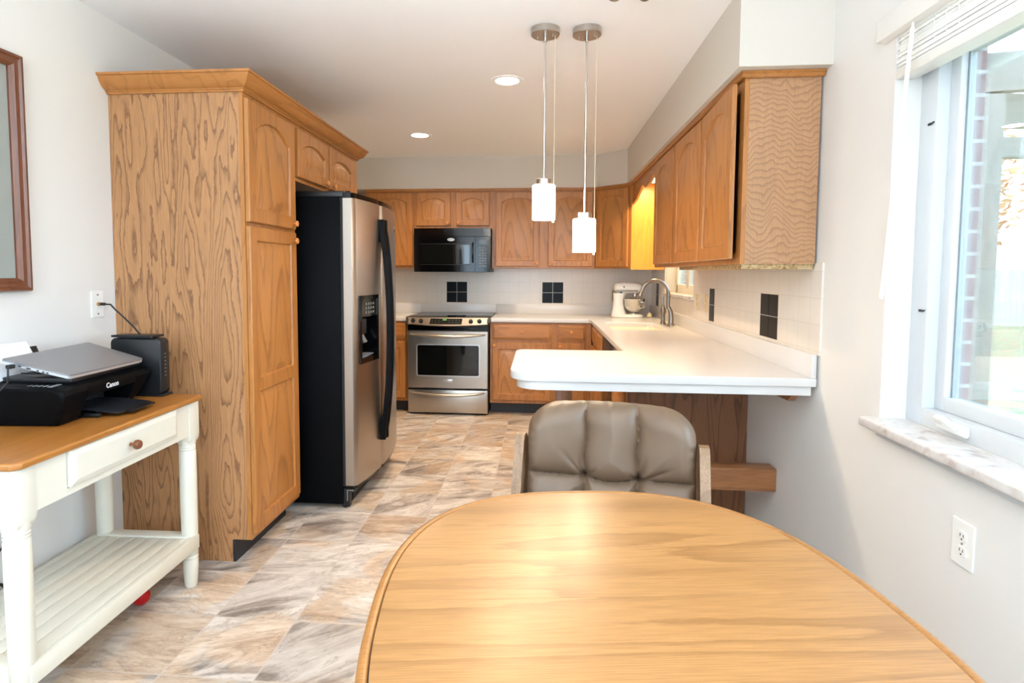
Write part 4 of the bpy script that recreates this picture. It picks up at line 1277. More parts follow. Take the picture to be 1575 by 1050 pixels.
prof_b = [(1.9, 36.9), (1.9, 37.25), (1.5, 37.35), (2.6, 37.9), (3.5, 38.9), (4.0, 40.4), (4.15, 42.4), (4.3, 42.75), (4.1, 42.8), (3.95, 42.4), (3.8, 40.5), (3.2, 38.9), (1.8, 37.9), (0, 37.7)]
g.lathe(prof_b, (35.0, my, 0), seg=32)
bowl = g.build('bowl', 'chrome', mx, smooth=50)
G().tube([(37.2, my - 3.5, 41.6), (38.0, my - 4.7, 41.5), (38.0, my - 4.7, 39.6), (37.0, my - 3.2, 39.2)], 0.25, 8).build('bowl_handle', 'chrome', bowl)
o = G().lathe([(0.2, 35.72), (0.9, 35.9), (1.05, 36.5), (0.75, 37.1), (0.3, 37.4), (0.12, 37.8), (0, 37.85)], (40.7, 220.0, 0), seg=18).build('cream_knick_knack', 'beige_plastic')
tag(o, 'small round cream knick-knack on the counter right of the mixer', 'ornament')

# ------------------------------------------------------------------ wall plates
def plate(name, label, xf, w_, h_, m, kind, screws='nickel'):
    p = thing(name, label, 'outlet' if kind != 'coax' else 'wall plate', tuple(xf(Vector((0, 0, 0)))))
    g = slab('p', [rrect(-w_ / 2, w_ / 2, -h_ / 2, h_ / 2, 0.12, 3)], 0.0, 0.2, 0.08, None, map3=lambda v: xf(Vector((v[0], v[2], v[1]))))
    g.build('cover_plate', m, p)
    if kind == 'duplex':
        for s in (-0.8, 0.8):
            q = slab('r', [rrect(-0.66, 0.66, s - 0.56, s + 0.56, 0.4, 5)], 0.16, 0.28, 0.03, None, map3=lambda v: xf(Vector((v[0], v[2], v[1]))))
            r_ = q.build('receptacle', m, p)
            k = G(xf)
            k.box(-0.27, -0.19, 0.27, 0.3, s - 0.05, s + 0.3).box(0.19, 0.27, 0.27, 0.3, s - 0.05, s + 0.25)
            k.lathe([(0.1, 0.27), (0.1, 0.3), (0, 0.3)], (0, 0, s - 0.3), (0, 1, 0), 10)
            k.build('slots', 'black', r_, smooth=0)
        G(xf).lathe([(0.13, 0.18), (0.12, 0.26), (0, 0.27)], (0, 0, 0), (0, 1, 0), 12).build('screw', screws, p)
    elif kind == 'switch':
        G(xf).box(-0.2, 0.2, 0.15, 0.6, -0.3, 0.35, 0.08).build('toggle', m, p)
        for s in (-1.2, 1.2):
            G(xf).lathe([(0.13, 0.18), (0.12, 0.26), (0, 0.27)], (0, 0, s), (0, 1, 0), 12).build('screw', screws, p)
    else:
        for s in (-1.63, 1.63):
            G(xf).lathe([(0.14, 0.18), (0.13, 0.26), (0, 0.27)], (0, 0, s), (0, 1, 0), 12).build('screw', 'black', p)
        G(xf).lathe([(0.34, 0.18), (0.34, 0.4), (0.2, 0.42), (0.2, 0.75), (0, 0.75)], (0, 0, 0.05), (0, 1, 0), 6).build('jack', 'brass', p)
    return p
def at_wall(x, y, z, U, N):
    f = frame((x, y, z), U, N)
    return f
plate('wall_outlet', 'white duplex outlet low on the wall below the marble window stool', at_wall(XR - 0.0, 62.7, 24.3, (0, -1, 0), (-1, 0, 0)), 3.15, 4.9, 'white_plastic', 'duplex')
plate('wall_outlet', 'cream outlet in the tile nearer the sink window, left of the pair', at_wall(XR - 0.3, 166.4, 44.4, (0, -1, 0), (-1, 0, 0)), 2.9, 4.6, 'beige_plastic', 'duplex')
plate('wall_switch', 'cream switch plate in the tile between an outlet and the black tile strip', at_wall(XR - 0.3, 158.3, 44.4, (0, -1, 0), (-1, 0, 0)), 2.9, 4.6, 'beige_plastic', 'switch')
plate('wall_outlet', 'olive outlet in the back tile just behind the mixer', at_wall(29.8, YB - 0.3, 43.2, (1, 0, 0), (0, -1, 0)), 2.8, 4.5, 'olive_plastic', 'duplex')
cx = at_wall(XL, 92.5, 46.7, (0, 1, 0), (1, 0, 0))
plate('coax_plate', 'white cable-jack wall plate on the left wall beside the pantry', cx, 2.75, 4.5, 'white_plastic', 'coax')

# ------------------------------------------------------------------ lamps
def recessed(x, y, label):
    r = thing('recessed_light', label, 'ceiling light', (x, y, ZC), group='recessed ceiling lights')
    G().lathe([(3.85, 0.0), (3.8, -0.14), (3.2, -0.18), (2.75, -0.1), (2.6, 0.6), (2.45, 0.6), (2.45, 0.0)], (x, y, ZC - 0.0), seg=40, cap=False).build('trim_ring', 'ceiling', r, smooth=60)
    G().lathe([(0, -0.02), (1.9, -0.02), (2.66, -0.05), (2.66, -0.0), (0, -0.0)], (x, y, ZC - 0.01), seg=32, cap=False).build('lamp_face', 'lamp_glow', r)
    spot('recessed_lamp', (x, y, ZC - 0.6), 75, (1.0, 0.74, 0.48), math.radians(150), 0.9, 2.2)
recessed(-8.2, 135.7, 'round recessed ceiling light nearer the pendants')
recessed(-39.5, 186.8, 'round recessed ceiling light farther back, toward the stove')

def pendant(x, y, zb, zt, label):
    p = thing('pendant_light', label, 'pendant lamp', (x, y, ZC), group='pendant lights over the peninsula')
    G().lathe([(2.6, ZC - 0.01), (2.6, ZC - 1.05), (2.5, ZC - 1.15), (0, ZC - 1.15)], (x, y, 0), seg=36).build('canopy', 'nickel', p)
    g = G()
    for s in (-1.4, 1.4):
        g = G().lathe([(0.14, 0), (0.14, 0.45), (0, 0.5)], (x + s, y - 0.4 * (1 if s > 0 else -1), ZC - 1.15), (0, 0, -1), 10)
        g.build('canopy_nut', 'nickel', p)
    G().tube([(x, y, ZC - 1.1), (x, y, ZC - 2.3)], 0.3, 12).tube([(x, y, ZC - 2.2), (x, y, zt + 0.7)], 0.2, 12).build('stem', 'chrome', p)
    G().lathe([(0.25, zt + 1.2), (1.25, zt + 1.15), (1.35, zt + 1.05), (1.35, zt + 0.0), (1.2, zt - 0.05), (0.0, zt - 0.05)], (x, y, 0), seg=28).build('socket_cap', 'nickel', p)
    r = 2.12
    G().lathe([(0.9, zt), (r - 0.15, zt), (r, zt - 0.15), (r, zb + 0.05), (r - 0.06, zb), (r - 0.12, zb + 0.05), (r - 0.12, zt - 0.2), (0.9, zt - 0.1)], (x, y, 0), seg=40, cap=False).build('glass_shade', 'shade_glow', p)
    g = G().tube([(x + 1.8, y, ZC - 1.1), (x + 1.8, y, zb - 0.1)], 0.055, 6)
    g.lathe([(0.05, zb), (0.2, zb - 0.25), (0.22, zb - 0.45), (0, zb - 0.6)], (x + 1.8, y, 0), seg=10)
    g.build('pull_cord', 'beige_plastic', p)
    point('pendant_lamp', (x, y, zb + 1.0), 5.0, (1.0, 0.84, 0.62), 1.0)
pendant(0.35, 108.0, 62.2, 68.55, 'left pendant lamp, its white glass cylinder hanging higher than its twin')
pendant(7.9, 108.7, 56.25, 62.4, 'right pendant lamp, its white glass cylinder hanging lower than its twin')
# lamp tucked behind the valance over the sink
st = thing('valance_light', 'slim warm light fixture tucked under the soffit above the sink', 'light fixture', (38.5, 190, 84.5))
G().box(36.5, 40.5, 181, 205.0, 83.7, 84.53, 0.1).build('housing', 'white', st)
G().box(37, 40, 181.5, 204.5, 83.3, 83.7, 0.15).build('diffuser', 'tube_glow', st)
area('sink_lamp', (38.5, 193, 83.2), (0, 0, 0), 3, 20, 9, (1.0, 0.74, 0.42))

# chandelier over the dining table: only its lowest points reach into the photograph
CHX, CHY = 7.5, 45.0
ch = thing('chandelier', 'brass and frosted-glass chandelier whose lowest tips show at the top edge', 'chandelier', (CHX, CHY, ZC))
G().lathe([(2.6, ZC - 0.01), (2.5, ZC - 0.9), (0.5, ZC - 1.4), (0, ZC - 1.4)], (CHX, CHY, 0), seg=28).build('canopy', 'nickel', ch)
G().tube([(CHX, CHY, ZC - 1.2), (CHX, CHY, 80)], 0.25, 10).build('stem', 'nickel', ch)
G().lathe([(0.3, 80.5), (1.1, 79.6), (1.5, 78.2), (1.1, 76.6), (0.5, 75.8), (0.7, 74.8), (0.9, 74.0), (0.7, 73.2), (0.3, 72.75), (0, 72.62)], (CHX, CHY, 0), seg=24).build('hub', 'nickel_dark', ch)
for k in range(5):
    a = math.radians(101 + 72 * k)
    ex, ey = CHX + 7.2 * math.cos(a), CHY + 7.2 * math.sin(a)
    pts = []
    for i in range(9):
        t = i / 8
        rr = 1.0 + 6.2 * t
        pts.append((CHX + rr * math.cos(a), CHY + rr * math.sin(a), 77.8 - 0.9 * math.sin(math.pi * t) + 0.0 * t - 0.6 * t))
    arm = G().tube(pts, 0.2, 8).build('arm', 'nickel', ch)
    G().lathe([(0.25, 75.95), (0.5, 76.1), (1.0, 77.0), (1.05, 77.4), (0, 77.4)], (ex, ey, 0), seg=16).build('cup', 'nickel_dark', arm)
    g = G()
    ls = []
    for r0, z in ((1.1, 77.4), (1.9, 78.2), (2.3, 79.6), (2.5, 81.2), (2.9, 82.4)):
        ls.append([(ex + (r0 + 0.14 * math.cos(12 * b)) * math.cos(b), ey + (r0 + 0.14 * math.cos(12 * b)) * math.sin(b), z) for b in [2 * math.pi * i / 48 for i in range(48)]])
    g.loops(ls, cap0=False, cap1=False)
    g.build('glass_shade', 'frosted', arm, smooth=80)
    point('chandelier_lamp', (ex, ey, 79.6), 9.0, (1.0, 0.97, 0.94), 0.9)

# ------------------------------------------------------------------ dining table
TX, TY, TA, TB, TN, TT = 6.79, 38.8, 18.33, 21.65, 2.555, 0.132
tb = thing('dining_table', 'rounded honey-wood dining table filling the foreground', 'table', (TX, TY, 0), TT)
def sup(k, n=96, a0=0.0, a1=2 * math.pi, closed=True):
    out = []
    m = n if closed else n + 1
    for i in range(m):
        a = a0 + (a1 - a0) * i / n
        c, s_ = math.cos(a), math.sin(a)
        out.append(((TA - k) * abs(c) ** (2 / TN) * (1 if c >= 0 else -1), (TB - k) * abs(s_) ** (2 / TN) * (1 if s_ >= 0 else -1)))
    return out
g = slab('rim', [sup(0), sup(0.72)], 28.15, 29.5, 0.28, None)
g.build('edge_band', 'table_edge', tb, local=True)
g = slab('under', [sup(0.5)], 28.2, 29.3, 0.02, None)
g.build('underlay', 'black_matte', tb, local=True)
split = 1.6
for sgn, nm in ((1, 'leaf'), (-1, 'leaf')):
    o2 = [(x, y) for x, y in sup(0.78, 200) if sgn * (y - split) > 0.012]
    xs_ = (TA - 0.78) * (1 - (abs(split) / (TB - 0.78)) ** TN) ** (1 / TN)
    o2 = sorted(o2, key=lambda q: math.atan2(q[1] - split, q[0]) if sgn > 0 else math.atan2(-(q[1] - split), -q[0]))
    o2 = [(sgn * xs_, split + sgn * 0.012)] + o2 + [(-sgn * xs_, split + sgn * 0.012)]
    g = slab('leaf', [o2], 28.4, 29.49, 0.02, None)
    g.build(nm, 'table_wood', tb, local=True)
G().lathe([(3.6, 3.0), (4.2, 4.0), (4.2, 6), (2.6, 8), (2.2, 14), (3.2, 20), (4.4, 25), (7.5, 27.2), (7.5, 28.2), (0, 28.2)], (0, 0, 0), seg=28).build('pedestal', 'table_edge', tb, local=True)
for k in range(4):
    a = math.radians(45 + 90 * k)
    c, s_ = math.cos(a), math.sin(a)
    f = lambda p, c=c, s_=s_: Vector((p[0] * c - p[1] * s_, p[0] * s_ + p[1] * c, p[2]))
    G(f).prism([(2.5, 7.5), (6, 6.2), (12, 2.6), (15, 1.9), (15.4, 0.0), (13.2, 0.0), (12.4, 1.2), (6, 3.2), (2.5, 3.2)], 'y', -1.1, 1.1).build('foot', 'table_edge', tb, local=True)

# ------------------------------------------------------------------ dinette chair
cr = thing('dinette_chair', 'taupe tufted vinyl armchair with oak sides at the far end of the dining table', 'chair', (8.7, 71.5, 0), -0.16)
HW, ZB, ZT = 10.15, 15.5, 36.2
def top_z(u):
    a = abs(u)
    z = ZT - 0.35 * a * a
    if a > 0.62:
        t = (a - 0.62) / 0.38
        z -= 3.3 * (1 - math.sqrt(max(0.0, 1 - t * t)))
    return z
NU, NV = 190, 150
S1, S2, SV = -0.285, 0.335, 27.1
def seam_depth(u, z):
    x = u * HW
    d = 9.0
    for s in (S1, S2):
        wig = 0.12 * math.sin(z * 1.3 + s * 9)
        d = min(d, abs(x - s * HW - wig))
    sag = 0.35 * math.cos((x - (S1 + S2) / 2 * HW) * math.pi / 6.3) if S1 * HW < x < S2 * HW else 0.0
    d = min(d, abs(z - SV + sag - 0.06 * abs(x) ) * 1.1)
    v = 1.75 * (1 - math.exp(-(d / 1.25) ** 0.82))
    # creases running out from the buttons
    for bx, dx, dz, L in ((S1 * HW, -0.62, 0.78, 5.0), (S2 * HW, 0.86, 0.5, 5.2), (S1 * HW, 0.75, 0.66, 2.2), (S2 * HW, -0.7, 0.7, 2.0), (S1 * HW, -0.9, -0.3, 2.2), (S2 * HW, 0.95, -0.2, 2.4), (S1 * HW, -0.25, 0.97, 3.4), (S2 * HW, 0.3, 0.95, 3.6)):
        px, pz = x - bx, z - SV
        t = px * dx + pz * dz
        if 0 < t < L:
            q = abs(px * dz - pz * dx)
            v -= 0.62 * (1 - t / L) * math.exp(-(q / (0.16 + 0.05 * t)) ** 1.4)
    r2 = min((x - S1 * HW) ** 2, (x - S2 * HW) ** 2) + (z - SV) ** 2
    v -= 0.55 * math.exp(-r2 / 0.5)
    return v
def back_pt(u, v, front):
    z = ZB + (top_z(u) - ZB) * v
    x = u * HW
    lean = -1.2 + (z - 18) * 0.16
    curve = -1.6 * u * u                                   # sides wrap toward the sitter
    e = min(1.0, (1 - abs(u)) * HW / 2.1)
    e2 = min(1.0, (top_z(u) - z) / 2.4)
    edge = math.sqrt(max(0.0, 1 - (1 - e) ** 2)) * math.sqrt(max(0.0, 1 - (1 - e2) ** 2))
    wr = 0.12 * math.sin(z * 4.1 + 2 * math.sin(z)) * (1 - min(1, (1 - abs(u)) * HW / 1.2)) + 0.12 * math.sin(x * 3.7 + math.sin(x * 2)) * (1 - min(1, (top_z(u) - z) / 1.2))
    if front:
        y = lean + curve - (1.2 + seam_depth(u, z)) * edge - wr
    else:
        y = lean + curve + 1.7 * edge
    return (x, y, z)
g = G()
for front in (True, False):
    vs = [back_pt(-1 + 2 * i / NU, j / NV, front) for j in range(NV + 1) for i in range(NU + 1)]
    g.add(vs, [(j * (NU + 1) + i, j * (NU + 1) + i + 1, (j + 1) * (NU + 1) + i + 1, (j + 1) * (NU + 1) + i) for j in range(NV) for i in range(NU)])
bk = g.build('backrest', 'vinyl', cr, smooth=80, local=True)
g = G()
ls = []
for z, k in ((15.2, 0.9), (15.8, 0.98), (17.4, 1.0), (18.6, 0.97), (19.1, 0.86), (19.2, 0.5)):
    ls.append([(p[0], p[1], z) for p in oval(0, -9.2, 9.9 * k, 9.4 * k, z, 36, 4.0)])
g.loops(ls)
g.build('seat', 'vinyl', cr, smooth=60, local=True)
for s in (-1, 1):
    x0, x1 = (s * 10.35, s * 11.5)
    prof = [(-2.6, 31.4), (-1.9, 32.1), (-0.9, 32.2), (0.2, 31.4), (0.9, 26), (0.9, 18), (0.2, 12.5), (-17, 12.5), (-18.3, 13.5), (-18.6, 22.2), (-17.4, 23.4), (-8, 24.2), (-4.8, 25.4)]
    G().prism(prof, 'x', x0, x1).build('side_frame', 'chair_wood', cr, local=True, smooth=30)
G().lathe([(1.1, 4.5), (1.1, 12), (4.5, 14.2), (4.5, 15.3), (0, 15.3)], (0, -8.5, 0), seg=20).build('swivel_column', 'black', cr, local=True)
for k in range(5):
    a = math.radians(90 + 72 * k)
    c, s_ = math.cos(a), math.sin(a)
    f = lambda p, c=c, s_=s_: Vector((p[0] * c - p[1] * s_, -8.5 + p[0] * s_ + p[1] * c, p[2]))
    lg = G(f).prism([(0.5, 6.6), (2.5, 6.4), (9.2, 3.6), (9.6, 2.7), (9.0, 2.4), (2.5, 4.3), (0.5, 4.3)], 'y', -0.8, 0.8).build('leg', 'chair_wood', cr, local=True)
    G(f).lathe([(0.95, -0.5), (1.05, -0.3), (1.05, 0.3), (0.95, 0.5)], (9.0, 0, 1.05), (0, 1, 0), 16).box(8.8, 9.2, -0.7, 0.7, 1.0, 2.5).build('caster', 'black', lg, local=True)

# ------------------------------------------------------------------ cream side table with a wooden top
CO = Vector((-54.97, 54.94, 0))
CANG = math.radians(91.49)
cart = thing('side_table', 'cream side table with honey wood top, one drawer and a slatted shelf', 'table', tuple(CO), CANG)
CL, CD, CZ = 35.65, 18.5, 32.0
ch_ = 0.8
outl = [(ch_, 0), (CL - ch_, 0), (CL, ch_), (CL, CD), (0, CD), (0, ch_)]
slab('top', [outl], CZ - 0.85, CZ, 0.3, None).build('tabletop', 'cart_top', cart, local=True)
lx, ly = (1.75, CL - 2.0), (1.95, CD - 1.95)
def turned(x, y, z0):
    return [(0.85, 0.0), (0.98, 0.3), (1.18, 3.2), (1.22, 4.6), (1.14, 4.75), (1.14, 4.85), (1.22, 5.0), (1.22, 5.2), (1.14, 5.3), (1.14, 5.4), (1.22, 5.5), (1.26, 10), (1.3, 18), (1.28, 23.0), (1.18, 23.15), (1.28, 23.35), (1.2, 23.6), (1.3, 23.8), (1.2, 24.0), (1.34, 24.25), (1.3, 25.2), (0, 25.2)]
for x in lx:
    for y in ly:
        g = G().lathe(turned(x, y, 0), (x, y, 0), seg=24)
        blk = [[(p[0], p[1], z) for p in rrect(x - h, x + h, y - h, y + h, 0.12, 2)] for z, h in ((24.4, 0.95), (24.6, 1.15), (25.1, 1.3), (25.7, 1.35), (CZ - 0.86, 1.35))]
        g.loops(blk)
        g.build('leg', 'cream', cart, local=True, smooth=40)
G().box(lx[0] + 1.3, 7.48, 0.75, 1.5, 25.75, CZ - 0.86).box(28.72, lx[1] - 1.3, 0.75, 1.5, 25.75, CZ - 0.86).box(7.48, 28.72, 0.75, 1.5, 25.75, 26.58).box(7.48, 28.72, 0.75, 1.5, 31.2, CZ - 0.86).box(lx[0] + 1.4, lx[1] - 1.4, CD - 1.5, CD - 0.75, 25.75, CZ - 0.86, 0.05).box(lx[0] - 0.4, lx[0] + 0.4, 3.3, CD - 3.3, 25.75, CZ - 0.86, 0.05).box(lx[1] - 0.4, lx[1] + 0.4, 3.3, CD - 3.3, 25.75, CZ - 0.86, 0.05).build('apron', 'cream', cart, local=True)
f = frame((0, 0.75, 0), (1, 0, 0), (0, -1, 0))
g = G(f)
def R4(i, n, x0=7.6, x1=28.6, z0=26.7, z1=31.1):
    return [(x0 + i, n, z0 + i), (x1 - i, n, z0 + i), (x1 - i, n, z1 - i), (x0 + i, n, z1 - i)]
g.loops([R4(0, -0.7), R4(0, 0.34), R4(0.08, 0.42), R4(0.75, 0.68), R4(0.8, 0.68)])
dw2 = g.build('drawer', 'cream', cart, local=True, smooth=20)
G(f).lathe([(0.25, 0.0), (0.22, 0.35), (0.3, 0.5), (0.6, 0.75), (0.68, 1.05), (0.55, 1.4), (0.25, 1.55), (0, 1.58)], (17.6, 0.67, 28.9), (0, 1, 0), 18).build('knob', 'knob_brown', dw2, local=True)
g = G()
g.box(lx[0] - 0.4, lx[1] + 0.4, 0.55, 1.5, 6.5, 8.75, 0.08).box(lx[0] - 0.4, lx[1] + 0.4, CD - 1.5, CD - 0.55, 6.5, 8.75, 0.08)
g.box(lx[0] - 0.7, lx[0] + 1.4, 1.5, CD - 1.5, 6.8, 8.95, 0.08).box(lx[1] - 1.4, lx[1] + 0.7, 1.5, CD - 1.5, 6.8, 8.95, 0.08)
g.build('shelf_frame', 'cream', cart, local=True)
n = 7
wsl = (CD - 3.0) / n
for i in range(n):
    y = 1.5 + wsl * i
    G().box(lx[0] + 1.4, lx[1] - 1.4, y + 0.09, y + wsl - 0.09, 7.9, 8.72, 0.08).build('shelf_slat', 'cream', cart, local=True)

# ---- printer with the laptop on its stand
PANG = math.radians(94.5)
CU = Vector((math.cos(PANG), math.sin(PANG), 0))
CV = Vector((-math.sin(PANG), math.cos(PANG), 0))
PO = Vector((-61.1, 68.4, CZ))
pr = thing('printer', 'black inkjet printer carrying a closed laptop on the wood-topped table', 'printer', tuple(PO), PANG)
PW, PD = 19.0, 11.4
g = G()
ls = []
for x, ins in ((0.0, 0.9), (0.25, 0.35), (0.9, 0.0), (4.3, 0.0)):
    ls.append([(x + (0.9 if q[1] < 0.5 and x < 0.3 else 0.0), q[0] + ins * (1 if q[0] < 5 else -1) * (0.6), q[1] - ins * (0.5 if q[1] > 4 else 0)) for q in [(1.7, 0.15), (0.6, 2.0), (0.0, 4.2), (0.25, 4.9), (1.2, 5.25), (PD, 5.4), (PD, 0.15)]])
g.loops(ls)
ls = []
for x, ins in ((14.6, 0.0), (PW - 0.9, 0.0), (PW - 0.25, 0.35), (PW, 0.9)):
    ls.append([(x - (2.2 if q[1] < 0.5 and x > PW - 1.5 else (1.1 if q[1] < 2.5 and x > PW - 1.5 else 0.0)), q[0] + ins * (1 if q[0] < 5 else -1) * 0.6, q[1] - ins * (0.5 if q[1] > 4 else 0)) for q in [(1.7, 0.15), (0.6, 2.0), (0.0, 4.2), (0.25, 4.9), (1.2, 5.25), (PD, 5.4), (PD, 0.15)]])
g.loops(ls)
g.prism([(0.15, 3.3), (0.0, 4.2), (0.25, 4.9), (1.2, 5.25), (PD, 5.4), (PD, 0.15), (6.5, 0.15), (6.5, 3.3)], 'x', 4.3, 14.6)
g.box(4.3, 14.6, 1.9, 6.5, 0.15, 0.6)
g.build('printer_body', 'black_tex', pr, local=True, smooth=30)
G().box(4.32, 14.58, 5.0, 6.4, 0.6, 3.3).build('paper_slot', 'dark_void', pr, local=True, smooth=0)
g = G().prism([(-3.0, 0.5), (-3.1, 0.75), (1.5, 1.25), (6.0, 1.3), (6.0, 1.05), (1.5, 0.95)], 'x', 6.0, 13.2)
tr = g.build('output_tray', 'tray_black', pr, local=True)
G().prism([(-4.1, 0.5), (-4.1, 0.7), (-2.9, 0.78), (-2.9, 0.55)], 'x', 7.2, 12.6).build('tray_extension', 'black', tr, local=True)
G().box(5.6, 6.2, -0.4, 1.8, 0.1, 0.6, 0.08).build('tray_hinge', 'black', tr, local=True)
lid = G().box(3.3, PW - 0.5, 1.5, PD - 0.3, 5.25, 6.05, 0.22).build('scanner_lid', 'black', pr, local=True)
g = G()
for i, x in enumerate((0.8, 1.25, 1.7, 2.2)):
    G().box(x, x + 0.3, 2.2 + 0.0 * i, 2.9, 5.22, 5.36, 0.05).build('button', 'grey_plastic', pr, local=True)
for y in (3.5, 4.2, 4.9, 5.6):
    G().box(1.0, 1.9, y, y + 0.12, 5.25, 5.32).build('printed_mark', 'text_white', pr, local=True)
tx = text_geo('Canon', 1.0, lambda p: Vector((9.3 + p[0], 0.03 - 0.0 * p[1] - p[2] + (-0.02), 4.02 + p[1])), 0.02, True)
tx.build('lettering', 'text_white', pr, local=True)
g = G().prism([(PD - 0.4, 5.2), (PD + 0.0, 5.2), (PD + 1.7, 9.2), (PD + 1.4, 9.3)], 'x', 10.4, 11.6)
g.build('rear_tray', 'black', pr, local=True)
# loose white sheets in the rear tray
P0 = PO
def PL(x, y, z):
    return tuple(PO + CU * x + CV * y + Vector((0, 0, z)))
g = G()
for dx, dz in ((0.0, 0.0),):
    a, b, c_, d_ = PL(-1.5, PD - 0.55, 5.6), PL(10.3, PD - 0.55, 5.6), PL(9.3, PD + 1.05, 10.2), PL(-1.5, PD + 1.05, 10.4)
    n = (Vector(b) - Vector(a)).cross(Vector(d_) - Vector(a)).normalized() * 0.09
    g.loops([[Vector(a), Vector(b), Vector(c_), Vector(d_)], [Vector(a) + n, Vector(b) + n, Vector(c_) + n, Vector(d_) + n]])
o = g.build('paper_stack', 'paper', smooth=0)
tag(o, 'white paper standing in the back of the printer', 'paper')
# laptop
LD, LC, LA, LB = Vector((-62.5, 70.9, 38.35)), Vector((-62.5, 85.2, 38.45)), Vector((-71.5, 70.0, 40.5)), Vector((-71.5, 84.9, 40.95))
def lap(a, b, n):
    p = (LD * (1 - a) + LC * a) * (1 - b) + (LA * (1 - a) + LB * a) * b
    N = (LC - LD).cross(LA - LD).normalized()
    return p + N * n
lp = thing('laptop', 'closed silver laptop tilted forward on top of the printer', 'laptop', tuple((LD + LB) / 2))
def lap_plate(i, n0, n1, r=0.035):
    pl = rrect(i, 1 - i, i, 1 - i, r, 4)
    return G().loops([[lap(a, b, n0) for a, b in pl], [lap(a, b, n0 + 0.03) for a, b in pl], [lap(a, b, n1) for a, b in pl]])
lap_plate(0.0, -0.36, -0.02).build('base', 'aluminium_edge', lp)
ld = lap_plate(0.0, 0.0, 0.22).build('lid', 'aluminium', lp)
lap_plate(0.008, -0.03, 0.01).build('seal', 'black', lp)
g = G()
for a in (0.30, 0.36, 0.44):
    g.add([lap(-0.002, a, -0.3), lap(-0.002, a + 0.035, -0.3), lap(-0.002, a + 0.035, -0.14), lap(-0.002, a, -0.14)], [(0, 1, 2, 3)])
for a, b in ((0.56, 0.62), (0.70, 0.74), (0.78, 0.82)):
    g.add([lap(-0.002, a, -0.28), lap(-0.002, b, -0.28), lap(-0.002, b, -0.12), lap(-0.002, a, -0.12)], [(0, 1, 2, 3)])
g.build('ports', 'dark_void', lp, smooth=0)
tx = text_geo('ASUS', 1.0, lambda p: lap(0.5 + p[0] / 14.3, 0.5 + p[1] / 9.2, 0.225 + abs(p[2])), 0.008, True)
tx.build('lettering', 'text_white', ld)
# folding stand under it
sd = thing('laptop_stand', 'black folding stand propping the laptop up from the printer lid', 'laptop stand', tuple((LD + LB) / 2 - Vector((0, 0, 1.5))))
for a in (0.14, 0.84):
    q = [lap(a, 0.14, -0.38), lap(a, 0.9, -0.38)]
    b0 = Vector((q[0].x, q[0].y, 38.42))
    arm = G().tube([b0, Vector((q[1].x, q[1].y, 38.42))], 0.11, 8).build('rail', 'black', sd)
    G().tube([Vector((q[1].x + 2.5, q[1].y, 38.45)), Vector((q[1].x + 0.3, q[1].y, q[1].z - 0.12))], 0.16, 8).build('strut', 'black', arm)
# laptop power lead
e0 = lap(-0.02, 0.78, -0.2)
g = G()
g.box(e0.x - 0.3, e0.x + 0.3, e0.y - 0.9, e0.y, e0.z - 0.3, e0.z + 0.25, 0.1)
g.tube([(e0.x, e0.y - 0.8, e0.z - 0.1), (e0.x + 0.2, e0.y - 1.1, e0.z - 1.6), (e0.x + 1.2, e0.y - 2.2, 38.0), (e0.x + 1.0, e0.y - 4.6, 36.0), (e0.x - 1.2, e0.y - 5.6, 34.0), (-74.8, 63.5, 33.0), (-75.4, 62.5, 28), (-75.5, 64, 18), (-75.4, 68.0, 12.0), (-75.5, 71.5, 12.0), (-75.6, 73.6, 14.2), (-75.6, 74.6, 18)], 0.11, 8)
o = g.build('power_lead', 'rubber')
tag(o, 'dark power lead plugged into the left side of the laptop', 'cable')
# modem/router
ro = thing('router', 'upright black modem router at the pantry end of the wooden tabletop', 'router', (-65, 89, CZ))
rx0, rx1, ry0, ry1 = -70.1, -61.5, 87.8, 90.2
pl = rrect(rx0, rx1, CZ + 0.25, CZ + 9.5, 0.9, 6)
g = G()
def shr(k):
    cxx, czz = (rx0 + rx1) / 2, CZ + 4.6
    return [((p[0] - cxx) * k + cxx, (p[1] - czz) * k + czz) for p in pl]
g.loops([[(p[0], ry0, p[1]) for p in shr(0.965)], [(p[0], ry0 + 0.18, p[1]) for p in pl], [(p[0], ry1 - 0.18, p[1]) for p in pl], [(p[0], ry1, p[1]) for p in shr(0.965)]])
g.build('case', 'black', ro, smooth=40)
pl = rrect(rx0 + 0.35, rx1 - 1.0, CZ + 9.65, CZ + 10.0, 0.12, 3)
G().prism(pl, 'y', ry0 - 0.15, ry1 + 0.15).box(rx0 + 1.5, rx1 - 2, ry0 + 0.4, ry1 - 0.4, CZ + 9.3, CZ + 9.7).build('top_bracket', 'black', ro)
G().box(rx0 + 0.8, rx1 + 0.35, ry0 - 0.1, ry1 + 0.1, CZ + 0.01, CZ + 0.4, 0.1).build('foot', 'black', ro)
for k in range(7):
    z = CZ + 6.9 - k * 0.6
    G().box(rx1 - 0.02, rx1 + 0.03, (ry0 + ry1) / 2 - 0.2, (ry0 + ry1) / 2 + 0.2, z, z + 0.07).build('indicator', 'text_grey', ro, smooth=0)
g = G().tube([(XL + 0.7, 92.5, 46.75), (XL + 1.5, 92.5, 46.75)], 0.26, 8).tube([(XL + 1.4, 92.5, 46.75), (XL + 2.6, 92.4, 46.7), (-72.0, 91.5, 46.0), (-69.6, 90.2, 44.9), (-67.0, 89.3, 43.2), (-65.9, 89.0, 42.2), (-65.5, 89.0, 41.7)], 0.14, 10)
o = g.build('coaxial_cable', 'rubber')
tag(o, 'black coaxial cable arching from the wall plate to the router', 'cable')
